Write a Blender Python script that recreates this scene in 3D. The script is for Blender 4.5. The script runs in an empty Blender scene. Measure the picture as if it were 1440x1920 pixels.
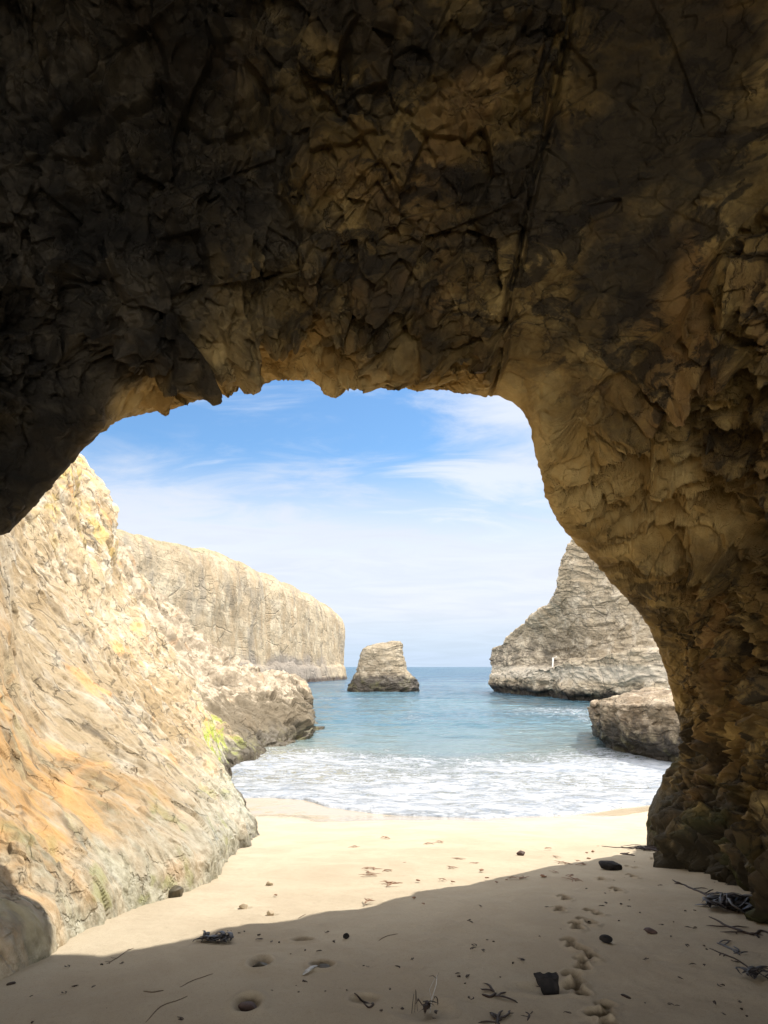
import bpy, bmesh, math, random
import numpy as np
from mathutils import Vector, Matrix
S = bpy.context.scene
R = math.radians
random.seed(7); rng = np.random.default_rng(7)

# ---------------------------------------------------------------- camera, sky, sun, exposure
EYE = np.array([0.0, 0.0, 1.6]); F = 1387.0; PITCH = R(11.81)
cam = bpy.data.cameras.new("camera"); camo = bpy.data.objects.new("camera", cam); S.collection.objects.link(camo)
camo.location = EYE; camo.rotation_euler = (R(90) + PITCH, 0, 0)
cam.sensor_fit = 'VERTICAL'; cam.sensor_height = 36; cam.lens = 36 * F / 1920
cam.clip_start = 0.05; cam.clip_end = 40000
S.camera = camo
SUN_AZ, SUN_EL = R(66), R(56)          # azimuth measured from the view direction (+Y) towards +X
sd = Vector((math.sin(SUN_AZ) * math.cos(SUN_EL), math.cos(SUN_AZ) * math.cos(SUN_EL), math.sin(SUN_EL)))
sl = bpy.data.lights.new("sun", 'SUN'); sl.energy = 2.0; sl.angle = R(0.53); sl.color = (1.0, 0.93, 0.82)
so = bpy.data.objects.new("sun", sl); S.collection.objects.link(so); so.rotation_euler = sd.to_track_quat('Z', 'Y').to_euler()
S.view_settings.view_transform = 'Standard'; S.view_settings.look = 'None'; S.view_settings.gamma = 1
S.view_settings.exposure = 1.80
S.cycles.use_denoising = True
S.cycles.max_bounces = 8; S.cycles.diffuse_bounces = 6; S.cycles.glossy_bounces = 3; S.cycles.transmission_bounces = 2
S.cycles.caustics_reflective = False; S.cycles.caustics_refractive = False; S.cycles.sample_clamp_indirect = 6

class NT:
    """small node-tree helper"""
    def __init__(s, tree): s.t = tree; s.n = tree.nodes; s.l = tree.links
    def new(s, typ, **kw):
        n = s.n.new(typ)
        for k, v in kw.items(): setattr(n, k, v)
        return n
    def set(s, sock, v):
        if v is None: return
        if hasattr(v, 'is_output'): s.l.new(v, sock)
        elif isinstance(v, bpy.types.Node): s.l.new(v.outputs[0], sock)
        else:
            if isinstance(v, tuple) and len(v) == 3 and sock.type == 'RGBA': v = v + (1,)
            sock.default_value = v
    def math(s, op, a, b=None, c=None, clamp=False):
        n = s.new('ShaderNodeMath', operation=op); n.use_clamp = clamp
        s.set(n.inputs[0], a); s.set(n.inputs[1], b); s.set(n.inputs[2], c); return n.outputs[0]
    def vmath(s, op, a, b=None, scale=None):
        n = s.new('ShaderNodeVectorMath', operation=op); s.set(n.inputs[0], a); s.set(n.inputs[1], b)
        if scale is not None: s.set(n.inputs['Scale'], scale)
        return n.outputs[0]
    def noise(s, vec, scale, detail=4, rough=0.55, dist=0.0, color=False):
        n = s.new('ShaderNodeTexNoise'); s.set(n.inputs['Vector'], vec); n.inputs['Scale'].default_value = scale
        n.inputs['Detail'].default_value = detail; n.inputs['Roughness'].default_value = rough; n.inputs['Distortion'].default_value = dist
        return n.outputs['Color' if color else 'Fac']
    def voro(s, vec, scale, feature='F1', out='Distance', rnd=1.0):
        n = s.new('ShaderNodeTexVoronoi', feature=feature); s.set(n.inputs['Vector'], vec); n.inputs['Scale'].default_value = scale
        n.inputs['Randomness'].default_value = rnd
        return n.outputs[out]
    def ramp(s, fac, a, b, lo=0.0, hi=1.0, smooth=True):
        n = s.new('ShaderNodeMapRange'); n.interpolation_type = 'SMOOTHSTEP' if smooth else 'LINEAR'; n.clamp = True
        s.set(n.inputs[0], fac); s.set(n.inputs[1], a); s.set(n.inputs[2], b); s.set(n.inputs[3], lo); s.set(n.inputs[4], hi)
        return n.outputs[0]
    def mix(s, fac, a, b, mode='MIX'):
        n = s.new('ShaderNodeMix', data_type='RGBA', blend_type=mode); s.set(n.inputs[0], fac); s.set(n.inputs[6], a); s.set(n.inputs[7], b)
        return n.outputs[2]
    def xyz(s, v):
        n = s.new('ShaderNodeSeparateXYZ'); s.set(n.inputs[0], v); return n.outputs
    def comb(s, x, y, z):
        n = s.new('ShaderNodeCombineXYZ'); s.set(n.inputs[0], x); s.set(n.inputs[1], y); s.set(n.inputs[2], z); return n.outputs[0]
    def mapping(s, v, scale=(1, 1, 1), rot=(0, 0, 0), loc=(0, 0, 0)):
        n = s.new('ShaderNodeMapping'); s.set(n.inputs[0], v); n.inputs['Scale'].default_value = scale
        n.inputs['Rotation'].default_value = rot; n.inputs['Location'].default_value = loc; return n.outputs[0]
    def bump(s, h, strength, dist, normal=None):
        n = s.new('ShaderNodeBump'); n.inputs['Strength'].default_value = strength; s.set(n.inputs['Distance'], dist)
        s.set(n.inputs['Height'], h)
        if normal is not None: s.set(n.inputs['Normal'], normal)
        return n.outputs[0]

w = bpy.data.worlds.new("World"); S.world = w; w.use_nodes = True
T = NT(w.node_tree)
for n in list(T.n): T.n.remove(n)
sky = T.new('ShaderNodeTexSky'); sky.sky_type = 'NISHITA'; sky.sun_disc = False
sky.sun_elevation = SUN_EL; sky.sun_rotation = SUN_AZ; sky.air_density = 1.0; sky.dust_density = 0.6; sky.ozone_density = 1.6
tc = T.new('ShaderNodeTexCoord')
d = T.vmath('NORMALIZE', tc.outputs['Generated'])
dx, dy, dz = T.xyz(d)
zc = T.math('MAXIMUM', dz, 0.0)
zz = T.math('ADD', zc, 0.10)
pl = T.comb(T.math('DIVIDE', dx, zz), T.math('DIVIDE', dy, zz), 0.0)          # a flat cloud deck seen in perspective
big = T.noise(T.mapping(pl, scale=(0.55, 0.50, 1), rot=(0, 0, R(28)), loc=(1.3, 2.1, 0)), 1.0, 3, 0.5, 0.4)
fine = T.noise(T.mapping(pl, scale=(1.5, 2.4, 1), rot=(0, 0, R(-24)), loc=(4.0, 0.7, 0)), 1.0, 8, 0.62, 0.7)
c1 = T.math('ADD', T.math('MULTIPLY', big, 0.75), T.math('MULTIPLY', fine, 0.55))
c1 = T.math('ADD', c1, T.math('MULTIPLY', dx, 0.45))
hi = T.math('MAXIMUM', T.ramp(c1, 0.57, 0.79, 0.0, 0.88), T.ramp(dz, 0.42, 0.75, 0.0, 0.8)); hi = T.math('MAXIMUM', hi, T.ramp(dy, 0.0, -0.4, 0.0, 0.85))
el = T.math('ADD', dz, T.math('MULTIPLY', T.math('SUBTRACT', c1, 0.65), 0.34))
bank = T.ramp(el, 0.265, 0.14, 0.0, 0.94)
cov = T.math('SUBTRACT', 1.0, T.math('MULTIPLY', T.math('SUBTRACT', 1.0, hi), T.math('SUBTRACT', 1.0, bank)))
hzn = T.ramp(dz, 0.09, 0.0, 0.0, 1.0)
ccol = T.mix(hzn, (1.72, 1.82, 2.02), (1.28, 1.55, 1.92))
over = T.math('MAXIMUM', T.ramp(dz, 0.45, 0.85, 0.0, 0.28), T.ramp(dy, 0.0, -0.4))          # unseen overhead and inland cloud brightened as added fill light
ccol = T.mix(over, ccol, (13.0, 12.6, 12.2))
ccol = T.mix(T.ramp(fine, 0.3, 0.7), T.mix(0.93, (0, 0, 0), ccol), ccol)
skyc = T.mix(1.0, sky.outputs[0], (0.22, 0.30, 0.35), 'MULTIPLY')
fin = T.mix(cov, skyc, ccol)
bg = T.new('ShaderNodeBackground'); T.set(bg.inputs[0], fin); bg.inputs[1].default_value = 0.15
ow = T.new('ShaderNodeOutputWorld'); T.l.new(bg.outputs[0], ow.inputs[0])

# ---------------------------------------------------------------- helpers: placing by view, noise
cp, sp_ = math.cos(PITCH), math.sin(PITCH)
def ray(px, py):
    a = (px - 720) / F; b = (960 - py) / F
    return np.array([a, cp - b * sp_, sp_ + b * cp])
def P(px, py, Y):
    r = ray(px, py); return EYE + r * (Y / r[1])
SEA = -1.5
def sand_z(x, y):
    x = np.asarray(x, float); y = np.asarray(y, float)
    t = np.clip((y - 4.5) / 12.2, 0, 3)
    z = -1.5 * t - 0.0 * x
    z = np.where(y < 4.5, 0.0, z)
    k = np.clip((y - 3.0) / 3.0, 0, 1)                                # soften the crest
    z = np.where((y > 3.0) & (y < 6.0), -0.5 * 0.12295 * 3.0 * k * k, z)
    if 'shp' in globals():
        z = np.maximum(z, SEA - 0.004) - 0.12 * np.clip(y - shore_y(x) - 0.1, 0, 40)
    z = z + 0.0 + np.where(y < 12, 1, np.clip((16 - y) / 4, 0, 1)) * 0.03 * np.sin(x * 0.9 + 0.6) * np.clip((y - 2) / 6, 0, 1)
    return z
def ground(px, py):
    r = ray(px, py); lo, hi_ = 1.0, 40.0
    ts = np.linspace(1.0, 40, 4000); p = EYE + ts[:, None] * r
    under = p[:, 2] <= sand_z(p[:, 0], p[:, 1])
    i = int(np.argmax(under)) if under.any() else len(ts) - 1
    q = p[i]; return np.array([q[0], q[1], float(sand_z(q[0], q[1]))])
def sea_pt(px, py):
    r = ray(px, py); t = (SEA - EYE[2]) / r[2]; return EYE + r * t

def _h(ix, iy, iz, seed):
    with np.errstate(over='ignore'):
        h = (ix.astype(np.uint32) * np.uint32(374761393)) ^ (iy.astype(np.uint32) * np.uint32(668265263)) ^ (iz.astype(np.uint32) * np.uint32(2147483647 - 12345)) ^ np.uint32((seed * 1274126177) & 0xffffffff)
        h = (h ^ (h >> np.uint32(13))) * np.uint32(1274126177)
        h = (h ^ (h >> np.uint32(16))) * np.uint32(2246822519)
        h = h ^ (h >> np.uint32(15))
    return (h >> np.uint32(8)).astype(np.float32) * np.float32(1 / 16777216.0)
def vnoise(p, seed=0):
    i = np.floor(p).astype(np.int64); f = (p - i).astype(np.float32); u = f * f * f * (f * (f * 6 - 15) + 10)
    i = i.astype(np.int32); out = 0
    for a in (0, 1):
        wx = u[:, 0] if a else 1 - u[:, 0]
        for b in (0, 1):
            wy = u[:, 1] if b else 1 - u[:, 1]
            for c in (0, 1):
                wz = u[:, 2] if c else 1 - u[:, 2]
                out = out + wx * wy * wz * _h(i[:, 0] + a, i[:, 1] + b, i[:, 2] + c, seed)
    return out * 2 - 1
def fbm(p, octv=4, seed=0, gain=0.5):
    o = 0; a = 1.0; t = 0
    for k in range(octv):
        o = o + a * vnoise(p * (2.03 ** k) + 17.3 * k, seed + k); t += a; a *= gain
    return o / t
def vwarp(p, freq, amp, seed):
    q = p * freq
    return p + amp * np.stack([fbm(q, 2, seed), fbm(q + 31.7, 2, seed + 5), fbm(q + 77.1, 2, seed + 9)], 1)
def facets(p, scale, seed, tilt=1.0, step=0.5):
    """broken-rock facets: every cell of a 3-D voronoi gets its own tilted plane and offset"""
    q = (p * np.array(scale)).astype(np.float64); c = np.floor(q).astype(np.int32)
    best = np.full(len(q), 1e9, np.float32); bf = np.zeros((len(q), 3), np.float32); bi = np.zeros((len(q), 3), np.int32)
    f = (q - c).astype(np.float32)
    for a in (-1, 0, 1):
        for b in (-1, 0, 1):
            for g in (-1, 0, 1):
                ci = c + np.array([a, b, g], np.int32)
                ox = a + _h(ci[:, 0], ci[:, 1], ci[:, 2], seed) - f[:, 0]
                oy = b + _h(ci[:, 0], ci[:, 1], ci[:, 2], seed + 101) - f[:, 1]
                oz = g + _h(ci[:, 0], ci[:, 1], ci[:, 2], seed + 202) - f[:, 2]
                dd = ox * ox + oy * oy + oz * oz
                m = dd < best
                best = np.where(m, dd, best)
                bf[m] = np.stack([ox, oy, oz], 1)[m]; bi[m] = ci[m]
    r = [_h(bi[:, 0], bi[:, 1], bi[:, 2], seed + 300 + k) * 2 - 1 for k in range(4)]
    return tilt * -(bf[:, 0] * r[0] + bf[:, 1] * r[1] + bf[:, 2] * r[2]) + step * r[3]

_tr = np.random.default_rng(5)
_q = _tr.normal(size=(128, 3, 3)); _q = np.array([np.linalg.qr(m)[0] for m in _q]) * _tr.uniform(0.55, 1.45, (128, 3, 1)); _q = _q.astype(np.float32)
def chips(p, scale, seed, hvar=0.8):
    """continuous, flat-sided chipped relief: upper envelope of randomly turned blocks"""
    q = (p * np.array(scale)).astype(np.float64); c = np.floor(q).astype(np.int32); f = (q - c).astype(np.float32)
    best = np.full(len(q), -9.0, np.float32)
    for a in (-1, 0, 1):
        for b in (-1, 0, 1):
            for g in (-1, 0, 1):
                cx, cy, cz = c[:, 0] + a, c[:, 1] + b, c[:, 2] + g
                h = _h(cx, cy, cz, seed)
                ox = f[:, 0] - a - h; oy = f[:, 1] - b - _h(cx, cy, cz, seed + 101); oz = f[:, 2] - g - _h(cx, cy, cz, seed + 202)
                k = (h * 65536).astype(np.int32) & 127; T_ = _q[k]
                m = np.zeros_like(best)
                for j in range(3): m = np.maximum(m, np.abs(T_[:, j, 0] * ox + T_[:, j, 1] * oy + T_[:, j, 2] * oz))
                best = np.maximum(best, hvar * ((h * 977.0) % 1.0) - m)
    return best - 0.15
def cr(C, t):
    """Catmull-Rom along axis 0"""
    n = C.shape[0]; t = np.clip(t, 0, n - 1 - 1e-6); i = np.floor(t).astype(int); f = (t - i)
    f = f.reshape((-1,) + (1,) * (C.ndim - 1))
    p0 = C[np.clip(i - 1, 0, n - 1)]; p1 = C[i]; p2 = C[np.clip(i + 1, 0, n - 1)]; p3 = C[np.clip(i + 2, 0, n - 1)]
    return 0.5 * ((2 * p1) + (-p0 + p2) * f + (2 * p0 - 5 * p1 + 4 * p2 - p3) * f * f + (-p0 + 3 * p1 - 3 * p2 + p3) * f ** 3)
def surface(C, tv, tu):
    A = cr(np.asarray(C, float), tv); B = cr(np.swapaxes(A, 0, 1), tu); return np.swapaxes(B, 0, 1)      # (M,N,3)
def grid_normals(G):
    du = np.gradient(G, axis=1); dv = np.gradient(G, axis=0); n = np.cross(du, dv)
    return n / np.maximum(np.linalg.norm(n, axis=2, keepdims=True), 1e-9)
def density(knots, counts):
    out = []
    for a, b, n in zip(knots[:-1], knots[1:], counts): out.append(np.linspace(a, b, n, endpoint=False))
    out.append([knots[-1]]); return np.concatenate(out)

def blur(D, M, N, k=1):
    A = D.reshape(M, N)
    for _ in range(k):
        B = np.pad(A, ((1, 1), (0, 0)), 'edge'); A = (B[:-2] + 2 * B[1:-1] + B[2:]) / 4
        B = np.pad(A, ((0, 0), (1, 1)), 'edge'); A = (B[:, :-2] + 2 * B[:, 1:-1] + B[:, 2:]) / 4
    return A.ravel()
C_ = S.collection
def tag(o, label=None, cat=None, group=None, kind=None):
    for k, v in (('label', label), ('category', cat), ('group', group), ('kind', kind)):
        if v: o[k] = v
    return o
def link_mesh(name, verts, faces, mat, parent=None, loc=None, smooth=True, attrs=None):
    """verts in world space; object origin goes to loc"""
    verts = np.asarray(verts, np.float32); faces = np.asarray(faces, np.int32)
    if loc is None: loc = (0, 0, 0)
    pw = np.array(parent.location if parent else (0, 0, 0), float)
    v = (verts - np.asarray(loc if not parent else pw, np.float32)).astype(np.float32)
    me = bpy.data.meshes.new(name); nf, k = faces.shape
    me.vertices.add(len(v)); me.vertices.foreach_set('co', v.ravel())
    me.loops.add(nf * k); me.loops.foreach_set('vertex_index', faces.ravel())
    me.polygons.add(nf); me.polygons.foreach_set('loop_start', np.arange(0, nf * k, k, dtype=np.int32))
    me.polygons.foreach_set('loop_total', np.full(nf, k, np.int32))
    me.polygons.foreach_set('use_smooth', np.full(nf, smooth))
    me.update(calc_edges=True)
    for an, av in (attrs or {}).items():
        at = me.attributes.new(an, 'FLOAT', 'POINT'); at.data.foreach_set('value', np.asarray(av, np.float32).ravel())
    me.materials.append(mat)
    o = bpy.data.objects.new(name, me); C_.objects.link(o)
    if parent: o.parent = parent
    else: o.location = loc
    return o
def grid_faces(M, N, flip=False):
    i = np.arange((M - 1) * (N - 1)); r = i // (N - 1); c = i % (N - 1); a = r * N + c
    f = np.stack([a, a + 1, a + N + 1, a + N], 1); return f[:, ::-1] if flip else f
def empty(name, loc):
    o = bpy.data.objects.new(name, None); C_.objects.link(o); o.location = loc; o.empty_display_size = 0.2; return o

BED = np.array([[0.707, -0.707, 0.0], [-0.30, -0.30, 0.905], [0.64, 0.64, 0.425]])     # cave bedding frame; third row is the bedding normal
BED_E = tuple(Matrix(BED.tolist()).to_euler())
# ---------------------------------------------------------------- materials
def new_mat(name):
    m = bpy.data.materials.new(name); m.use_nodes = True; t = NT(m.node_tree)
    for n in list(t.n): t.n.remove(n)
    b = t.new('ShaderNodeBsdfPrincipled'); o = t.new('ShaderNodeOutputMaterial'); t.l.new(b.outputs[0], o.inputs[0])
    pos = t.new('ShaderNodeNewGeometry').outputs['Position']
    return m, t, b, pos
def rgb(*c): return tuple(c)

def rock_material(name, cols, scale=1.0, strata=0.5, strata_rot=(0, 0, 0), strata_scale=3.0, crack=0.5, bump=0.02, wet_z=None, wet_w=0.3, wet_col=(0.025, 0.022, 0.018), rough=0.9, extra=None):
    """three-tone stone: large patches, thin bedding lines, dark joints, grain; optional dark tidal band"""
    m, t, b, pos = new_mat(name)
    n1 = t.noise(pos, 0.35 * scale, 6, 0.6, 0.6); n2 = t.noise(pos, 1.9 * scale, 7, 0.65, 0.3); n3 = t.noise(pos, 14 * scale, 6, 0.7)
    c = t.mix(t.ramp(n1, 0.38, 0.62), cols[0], cols[1])
    c = t.mix(t.ramp(n2, 0.45, 0.68), c, cols[2])
    sm = t.mapping(t.mapping(pos, rot=strata_rot), scale=(0.35, 0.35, strata_scale))
    st = t.noise(sm, 2.2 * scale, 7, 0.7, 1.2)
    c = t.mix(t.math('MULTIPLY', t.ramp(st, 0.50, 0.36), strata), c, t.mix(0.6, c, (0.05, 0.04, 0.03)))
    c = t.mix(t.math('MULTIPLY', t.ramp(st, 0.56, 0.70), strata * 0.7), c, t.mix(0.45, c, cols[3] if len(cols) > 3 else cols[2]))
    c = t.mix(t.ramp(n3, 0.35, 0.7, 0.0, 0.5), c, t.mix(0.55, c, (0.03, 0.025, 0.02)))
    wp = t.vmath('ADD', pos, t.vmath('SCALE', t.noise(pos, 1.2 * scale, 3, 0.6, 0, True), scale=0.9))
    ck = t.voro(wp, 0.9 * scale, 'DISTANCE_TO_EDGE')
    cm = t.math('MULTIPLY', t.ramp(ck, 0.035, 0.0), t.ramp(t.noise(pos, 0.8 * scale, 2), 0.45, 0.62))
    c = t.mix(t.math('MULTIPLY', cm, crack), c, (0.03, 0.024, 0.018))
    wq = t.vmath('ADD', pos, t.vmath('SCALE', t.noise(pos, 4.0 * scale, 4, 0.65, 0, True), scale=0.35))
    ck2 = t.voro(wq, 3.1 * scale, 'DISTANCE_TO_EDGE'); cm2 = t.math('MULTIPLY', t.ramp(ck2, 0.05, 0.0), t.ramp(t.noise(pos, 1.7 * scale, 3), 0.42, 0.58))
    c = t.mix(t.math('MULTIPLY', cm2, min(1.0, crack * 1.3)), c, t.mix(0.25, (0.035, 0.028, 0.02), c))
    pit = t.voro(wq, 8.0 * scale, 'F1'); pm = t.math('MULTIPLY', t.ramp(pit, 0.20, 0.08), t.ramp(t.noise(pos, 1.1 * scale, 4, 0.6), 0.48, 0.62))
    c = t.mix(t.math('MULTIPLY', pm, 0.7), c, (0.04, 0.03, 0.02))
    rgh = rough
    if extra: c, rgh = extra(t, pos, c, n1, n2, n3, rough)
    if wet_z is not None:
        z = t.xyz(pos)[2]
        zw = t.math('ADD', z, t.math('MULTIPLY', t.math('SUBTRACT', n2, 0.5), wet_w * 2.5))
        wm = t.ramp(zw, wet_z, wet_z - wet_w)
        c = t.mix(wm, c, t.mix(t.ramp(n2, 0.5, 0.7), wet_col, (wet_col[0] * 2, wet_col[1] * 2.3, wet_col[2] * 1.5)))
        rgh = t.mix(wm, (rgh,) * 3 if not hasattr(rgh, 'is_output') else rgh, (0.45,) * 3)
    t.set(b.inputs['Base Color'], c); t.set(b.inputs['Roughness'], rgh)
    b.inputs['Specular IOR Level'].default_value = 0.3
    hgt = t.math('ADD', t.math('MULTIPLY', t.noise(pos, 9 * scale, 8, 0.72), 1.0), t.math('MULTIPLY', st, 0.9))
    hgt = t.math('SUBTRACT', hgt, t.math('ADD', t.math('MULTIPLY', cm, 0.7), t.math('ADD', t.math('MULTIPLY', cm2, 0.5), t.math('MULTIPLY', pm, 0.6))))
    t.set(b.inputs['Normal'], t.bump(hgt, 0.9, bump))
    return m

def cave_extra(t, pos, c, n1, n2, n3, rough):
    x, y, z = t.xyz(pos)
    # warm iron staining, ochre patches and a greenish film near the foot
    st = t.noise(t.mapping(pos, scale=(1, 1, 0.35)), 0.9, 5, 0.6, 0.8)
    c = t.mix(t.ramp(st, 0.5, 0.7, 0, 0.7), c, (0.26, 0.15, 0.055))
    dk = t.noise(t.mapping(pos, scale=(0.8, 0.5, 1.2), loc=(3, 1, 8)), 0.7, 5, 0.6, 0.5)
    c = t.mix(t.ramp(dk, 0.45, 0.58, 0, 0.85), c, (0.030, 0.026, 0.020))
    d2 = t.noise(t.mapping(pos, scale=(1.0, 1.0, 1.6), rot=(R(30), R(-25), 0), loc=(7, 2, 1)), 2.6, 6, 0.65, 0.8)
    c = t.mix(t.ramp(d2, 0.52, 0.60, 0, 0.8), c, (0.024, 0.020, 0.015))
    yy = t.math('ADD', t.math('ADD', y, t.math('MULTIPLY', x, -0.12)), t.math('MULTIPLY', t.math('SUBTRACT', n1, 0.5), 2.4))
    lip = t.math('MULTIPLY', t.ramp(yy, 4.9, 5.7), t.math('MULTIPLY', t.ramp(z, 2.2, 3.0), t.ramp(x, -2.6, -1.9)))            # ochre stone along the mouth, paled to stand in for bounced light
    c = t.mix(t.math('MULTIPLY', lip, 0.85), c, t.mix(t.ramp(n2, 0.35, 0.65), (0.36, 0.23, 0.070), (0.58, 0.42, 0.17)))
    lf = t.math('MULTIPLY', t.ramp(t.math('ADD', x, t.math('MULTIPLY', t.math('SUBTRACT', n1, 0.5), 1.5)), 0.1, -1.3), t.ramp(t.math('ADD', yy, t.math('MULTIPLY', x, 0.35)), 5.3, 4.7))       # darker tone over the left flank
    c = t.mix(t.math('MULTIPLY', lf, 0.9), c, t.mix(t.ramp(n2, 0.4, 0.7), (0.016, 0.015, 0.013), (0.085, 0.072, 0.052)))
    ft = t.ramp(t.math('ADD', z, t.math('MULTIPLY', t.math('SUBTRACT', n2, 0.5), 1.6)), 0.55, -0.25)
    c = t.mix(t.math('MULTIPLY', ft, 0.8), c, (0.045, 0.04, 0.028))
    gr = t.math('MULTIPLY', t.ramp(z, 0.9, -0.2), t.ramp(t.noise(pos, 1.3, 3, 0.5), 0.52, 0.64))
    c = t.mix(t.math('MULTIPLY', gr, 0.75), c, (0.055, 0.065, 0.018))
    return c, t.ramp(n2, 0.3, 0.7, 0.95, 0.7)

def near_extra(t, pos, c, n1, n2, n3, rough):
    x, y, z = t.xyz(pos)
    # orange/ochre seepage near the camera end and down-slope streaks
    sv = t.mapping(pos, scale=(0.7, 2.2, 0.6), rot=(0.0, R(-30), 0.0))
    sk = t.noise(sv, 1.5, 6, 0.6, 0.4)
    near = t.ramp(t.math('ADD', y, t.math('MULTIPLY', t.math('SUBTRACT', n1, 0.5), 8.0)), 9.5, 4.2)
    c = t.mix(t.math('MULTIPLY', near, t.ramp(sk, 0.40, 0.62)), c, (0.50, 0.29, 0.11))
    c = t.mix(t.math('MULTIPLY', near, t.ramp(sk, 0.46, 0.36, 0, 0.6)), c, (0.50, 0.43, 0.25))
    c = t.mix(t.ramp(t.noise(pos, 0.55, 4, 0.6, 1.0), 0.58, 0.68, 0, 0.65), c, (0.62, 0.33, 0.13))
    hi_ = t.ramp(z, 3.4, 6.0)
    c = t.mix(t.math('MULTIPLY', hi_, t.ramp(t.noise(pos, 1.1, 4, 0.6), 0.5, 0.66, 0, 0.8)), c, (0.42, 0.31, 0.10))
    # foot of the slope: grey-green, wet
    gz = t.math('ADD', z, t.math('MULTIPLY', t.math('SUBTRACT', n2, 0.5), 1.8))
    base = t.math('ADD', -0.1, t.math('MULTIPLY', y, -0.045))
    foot = t.ramp(t.math('SUBTRACT', gz, base), 0.95, 0.1)
    c = t.mix(t.math('MULTIPLY', foot, 0.75), c, t.mix(t.ramp(n3, 0.35, 0.65), (0.17, 0.18, 0.14), (0.48, 0.47, 0.38)))
    gm = t.math('MULTIPLY', t.ramp(t.math('SUBTRACT', gz, base), 1.25, 0.3), t.ramp(t.noise(pos, 2.1, 4, 0.6, 0.4), 0.56, 0.66))
    c = t.mix(t.math('MULTIPLY', gm, 0.55), c, (0.26, 0.27, 0.10))
    ay = t.math('MULTIPLY', t.ramp(y, 15.0, 19.0), t.ramp(y, 29.0, 25.0))
    az = t.math('MULTIPLY', t.ramp(z, 0.35, -0.2), t.ramp(t.noise(pos, 1.4, 4, 0.6, 0.6), 0.50, 0.58))
    c = t.mix(t.math('MULTIPLY', t.math('MULTIPLY', ay, az), t.ramp(n3, 0.4, 0.5, .4, 1)), c, (0.27, 0.31, 0.05))
    # grey, weathered seaward shelf
    sh = t.ramp(t.math('ADD', y, t.math('MULTIPLY', t.math('SUBTRACT', n1, 0.5), 10.0)), 25, 32)
    c = t.mix(t.math('MULTIPLY', sh, 0.75), c, t.mix(t.ramp(n2, 0.4, 0.65), (0.14, 0.115, 0.085), (0.36, 0.30, 0.22)))
    dkm = t.math('MULTIPLY', t.ramp(t.math('ADD', y, t.math('MULTIPLY', n1, 6.0)), 27, 31), t.ramp(t.math('ADD', z, t.math('MULTIPLY', t.math('SUBTRACT', n2, 0.5), 2.6)), 0.75, 0.0))
    c = t.mix(t.math('MULTIPLY', dkm, 0.9), c, t.mix(n3, (0.05, 0.04, 0.025), (0.14, 0.11, 0.07)))
    rg = t.math('SUBTRACT', 0.85, t.math('MULTIPLY', t.math('MULTIPLY', foot, t.ramp(y, 14.0, 11.0)), 0.62))
    return c, rg

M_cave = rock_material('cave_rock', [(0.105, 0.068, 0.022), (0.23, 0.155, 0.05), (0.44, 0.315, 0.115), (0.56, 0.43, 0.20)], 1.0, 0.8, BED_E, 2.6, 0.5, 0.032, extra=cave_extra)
M_near = rock_material('pale_cliff_rock', [(0.285, 0.21, 0.115), (0.36, 0.285, 0.18), (0.44, 0.395, 0.31), (0.51, 0.48, 0.41)], 0.8, 0.55, (R(62), 0, 0), 1.8, 0.6, 0.03, wet_z=-0.55, wet_w=0.6, wet_col=(0.06, 0.048, 0.03), rough=0.8, extra=near_extra)

def far_extra(t, pos, c, n1, n2, n3, rough):
    x, y, z = t.xyz(pos)
    vs = t.noise(t.mapping(pos, scale=(0.5, 0.5, 0.06)), 1.0, 6, 0.65, 0.3)
    c = t.mix(t.ramp(vs, 0.50, 0.64, 0, 0.8), c, (0.24, 0.18, 0.11))
    c = t.mix(t.ramp(t.noise(t.mapping(pos, scale=(0.25, 0.25, 0.10), loc=(5, 9, 2)), 1.0, 5, 0.6, 0.6), 0.52, 0.66, 0, 0.6), c, (0.17, 0.15, 0.12))
    gz = t.math('ADD', z, t.math('MULTIPLY', t.math('SUBTRACT', n1, 0.5), 12.0))
    low = t.math('MULTIPLY', t.ramp(gz, 4.2, 2.0), t.ramp(y, 190, 150))
    c = t.mix(t.math('MULTIPLY', low, 0.85), c, (0.17, 0.15, 0.13))
    at = t.new('ShaderNodeAttribute', attribute_name='veg').outputs['Fac']
    vm = t.ramp(t.math('ADD', at, t.math('MULTIPLY', t.math('SUBTRACT', n2, 0.5), 2.2)), 0.5, 0.9, 0, .7)
    c = t.mix(vm, c, t.mix(t.ramp(n3, 0.4, 0.6), (0.13, 0.12, 0.065), (0.25, 0.215, 0.13)))
    return c, rough
M_far = rock_material('headland_rock', [(0.27, 0.215, 0.14), (0.335, 0.275, 0.185), (0.40, 0.345, 0.25), (0.44, 0.39, 0.30)], 0.22, 0.5, (R(6), 0, 0), 3.0, 0.15, 0.25, wet_z=-0.3, wet_w=0.7, wet_col=(0.05, 0.035, 0.025), extra=far_extra)
def right_extra(t, pos, c, n1, n2, n3, rough):
    x, y, z = t.xyz(pos)
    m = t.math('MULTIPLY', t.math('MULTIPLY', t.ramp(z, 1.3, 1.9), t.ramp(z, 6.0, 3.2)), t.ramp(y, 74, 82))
    c = t.mix(t.math('MULTIPLY', m, t.ramp(n2, 0.62, 0.42, 0, 0.85)), c, (0.11, 0.095, 0.075))      # recess over the shelf, its shade painted in as darker rock
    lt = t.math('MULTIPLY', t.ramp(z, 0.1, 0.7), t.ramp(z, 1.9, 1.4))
    c = t.mix(t.math('MULTIPLY', lt, 0.45), c, (0.58, 0.52, 0.43))                                     # shelf-edge highlight painted as a paler band
    return c, rough
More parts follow.
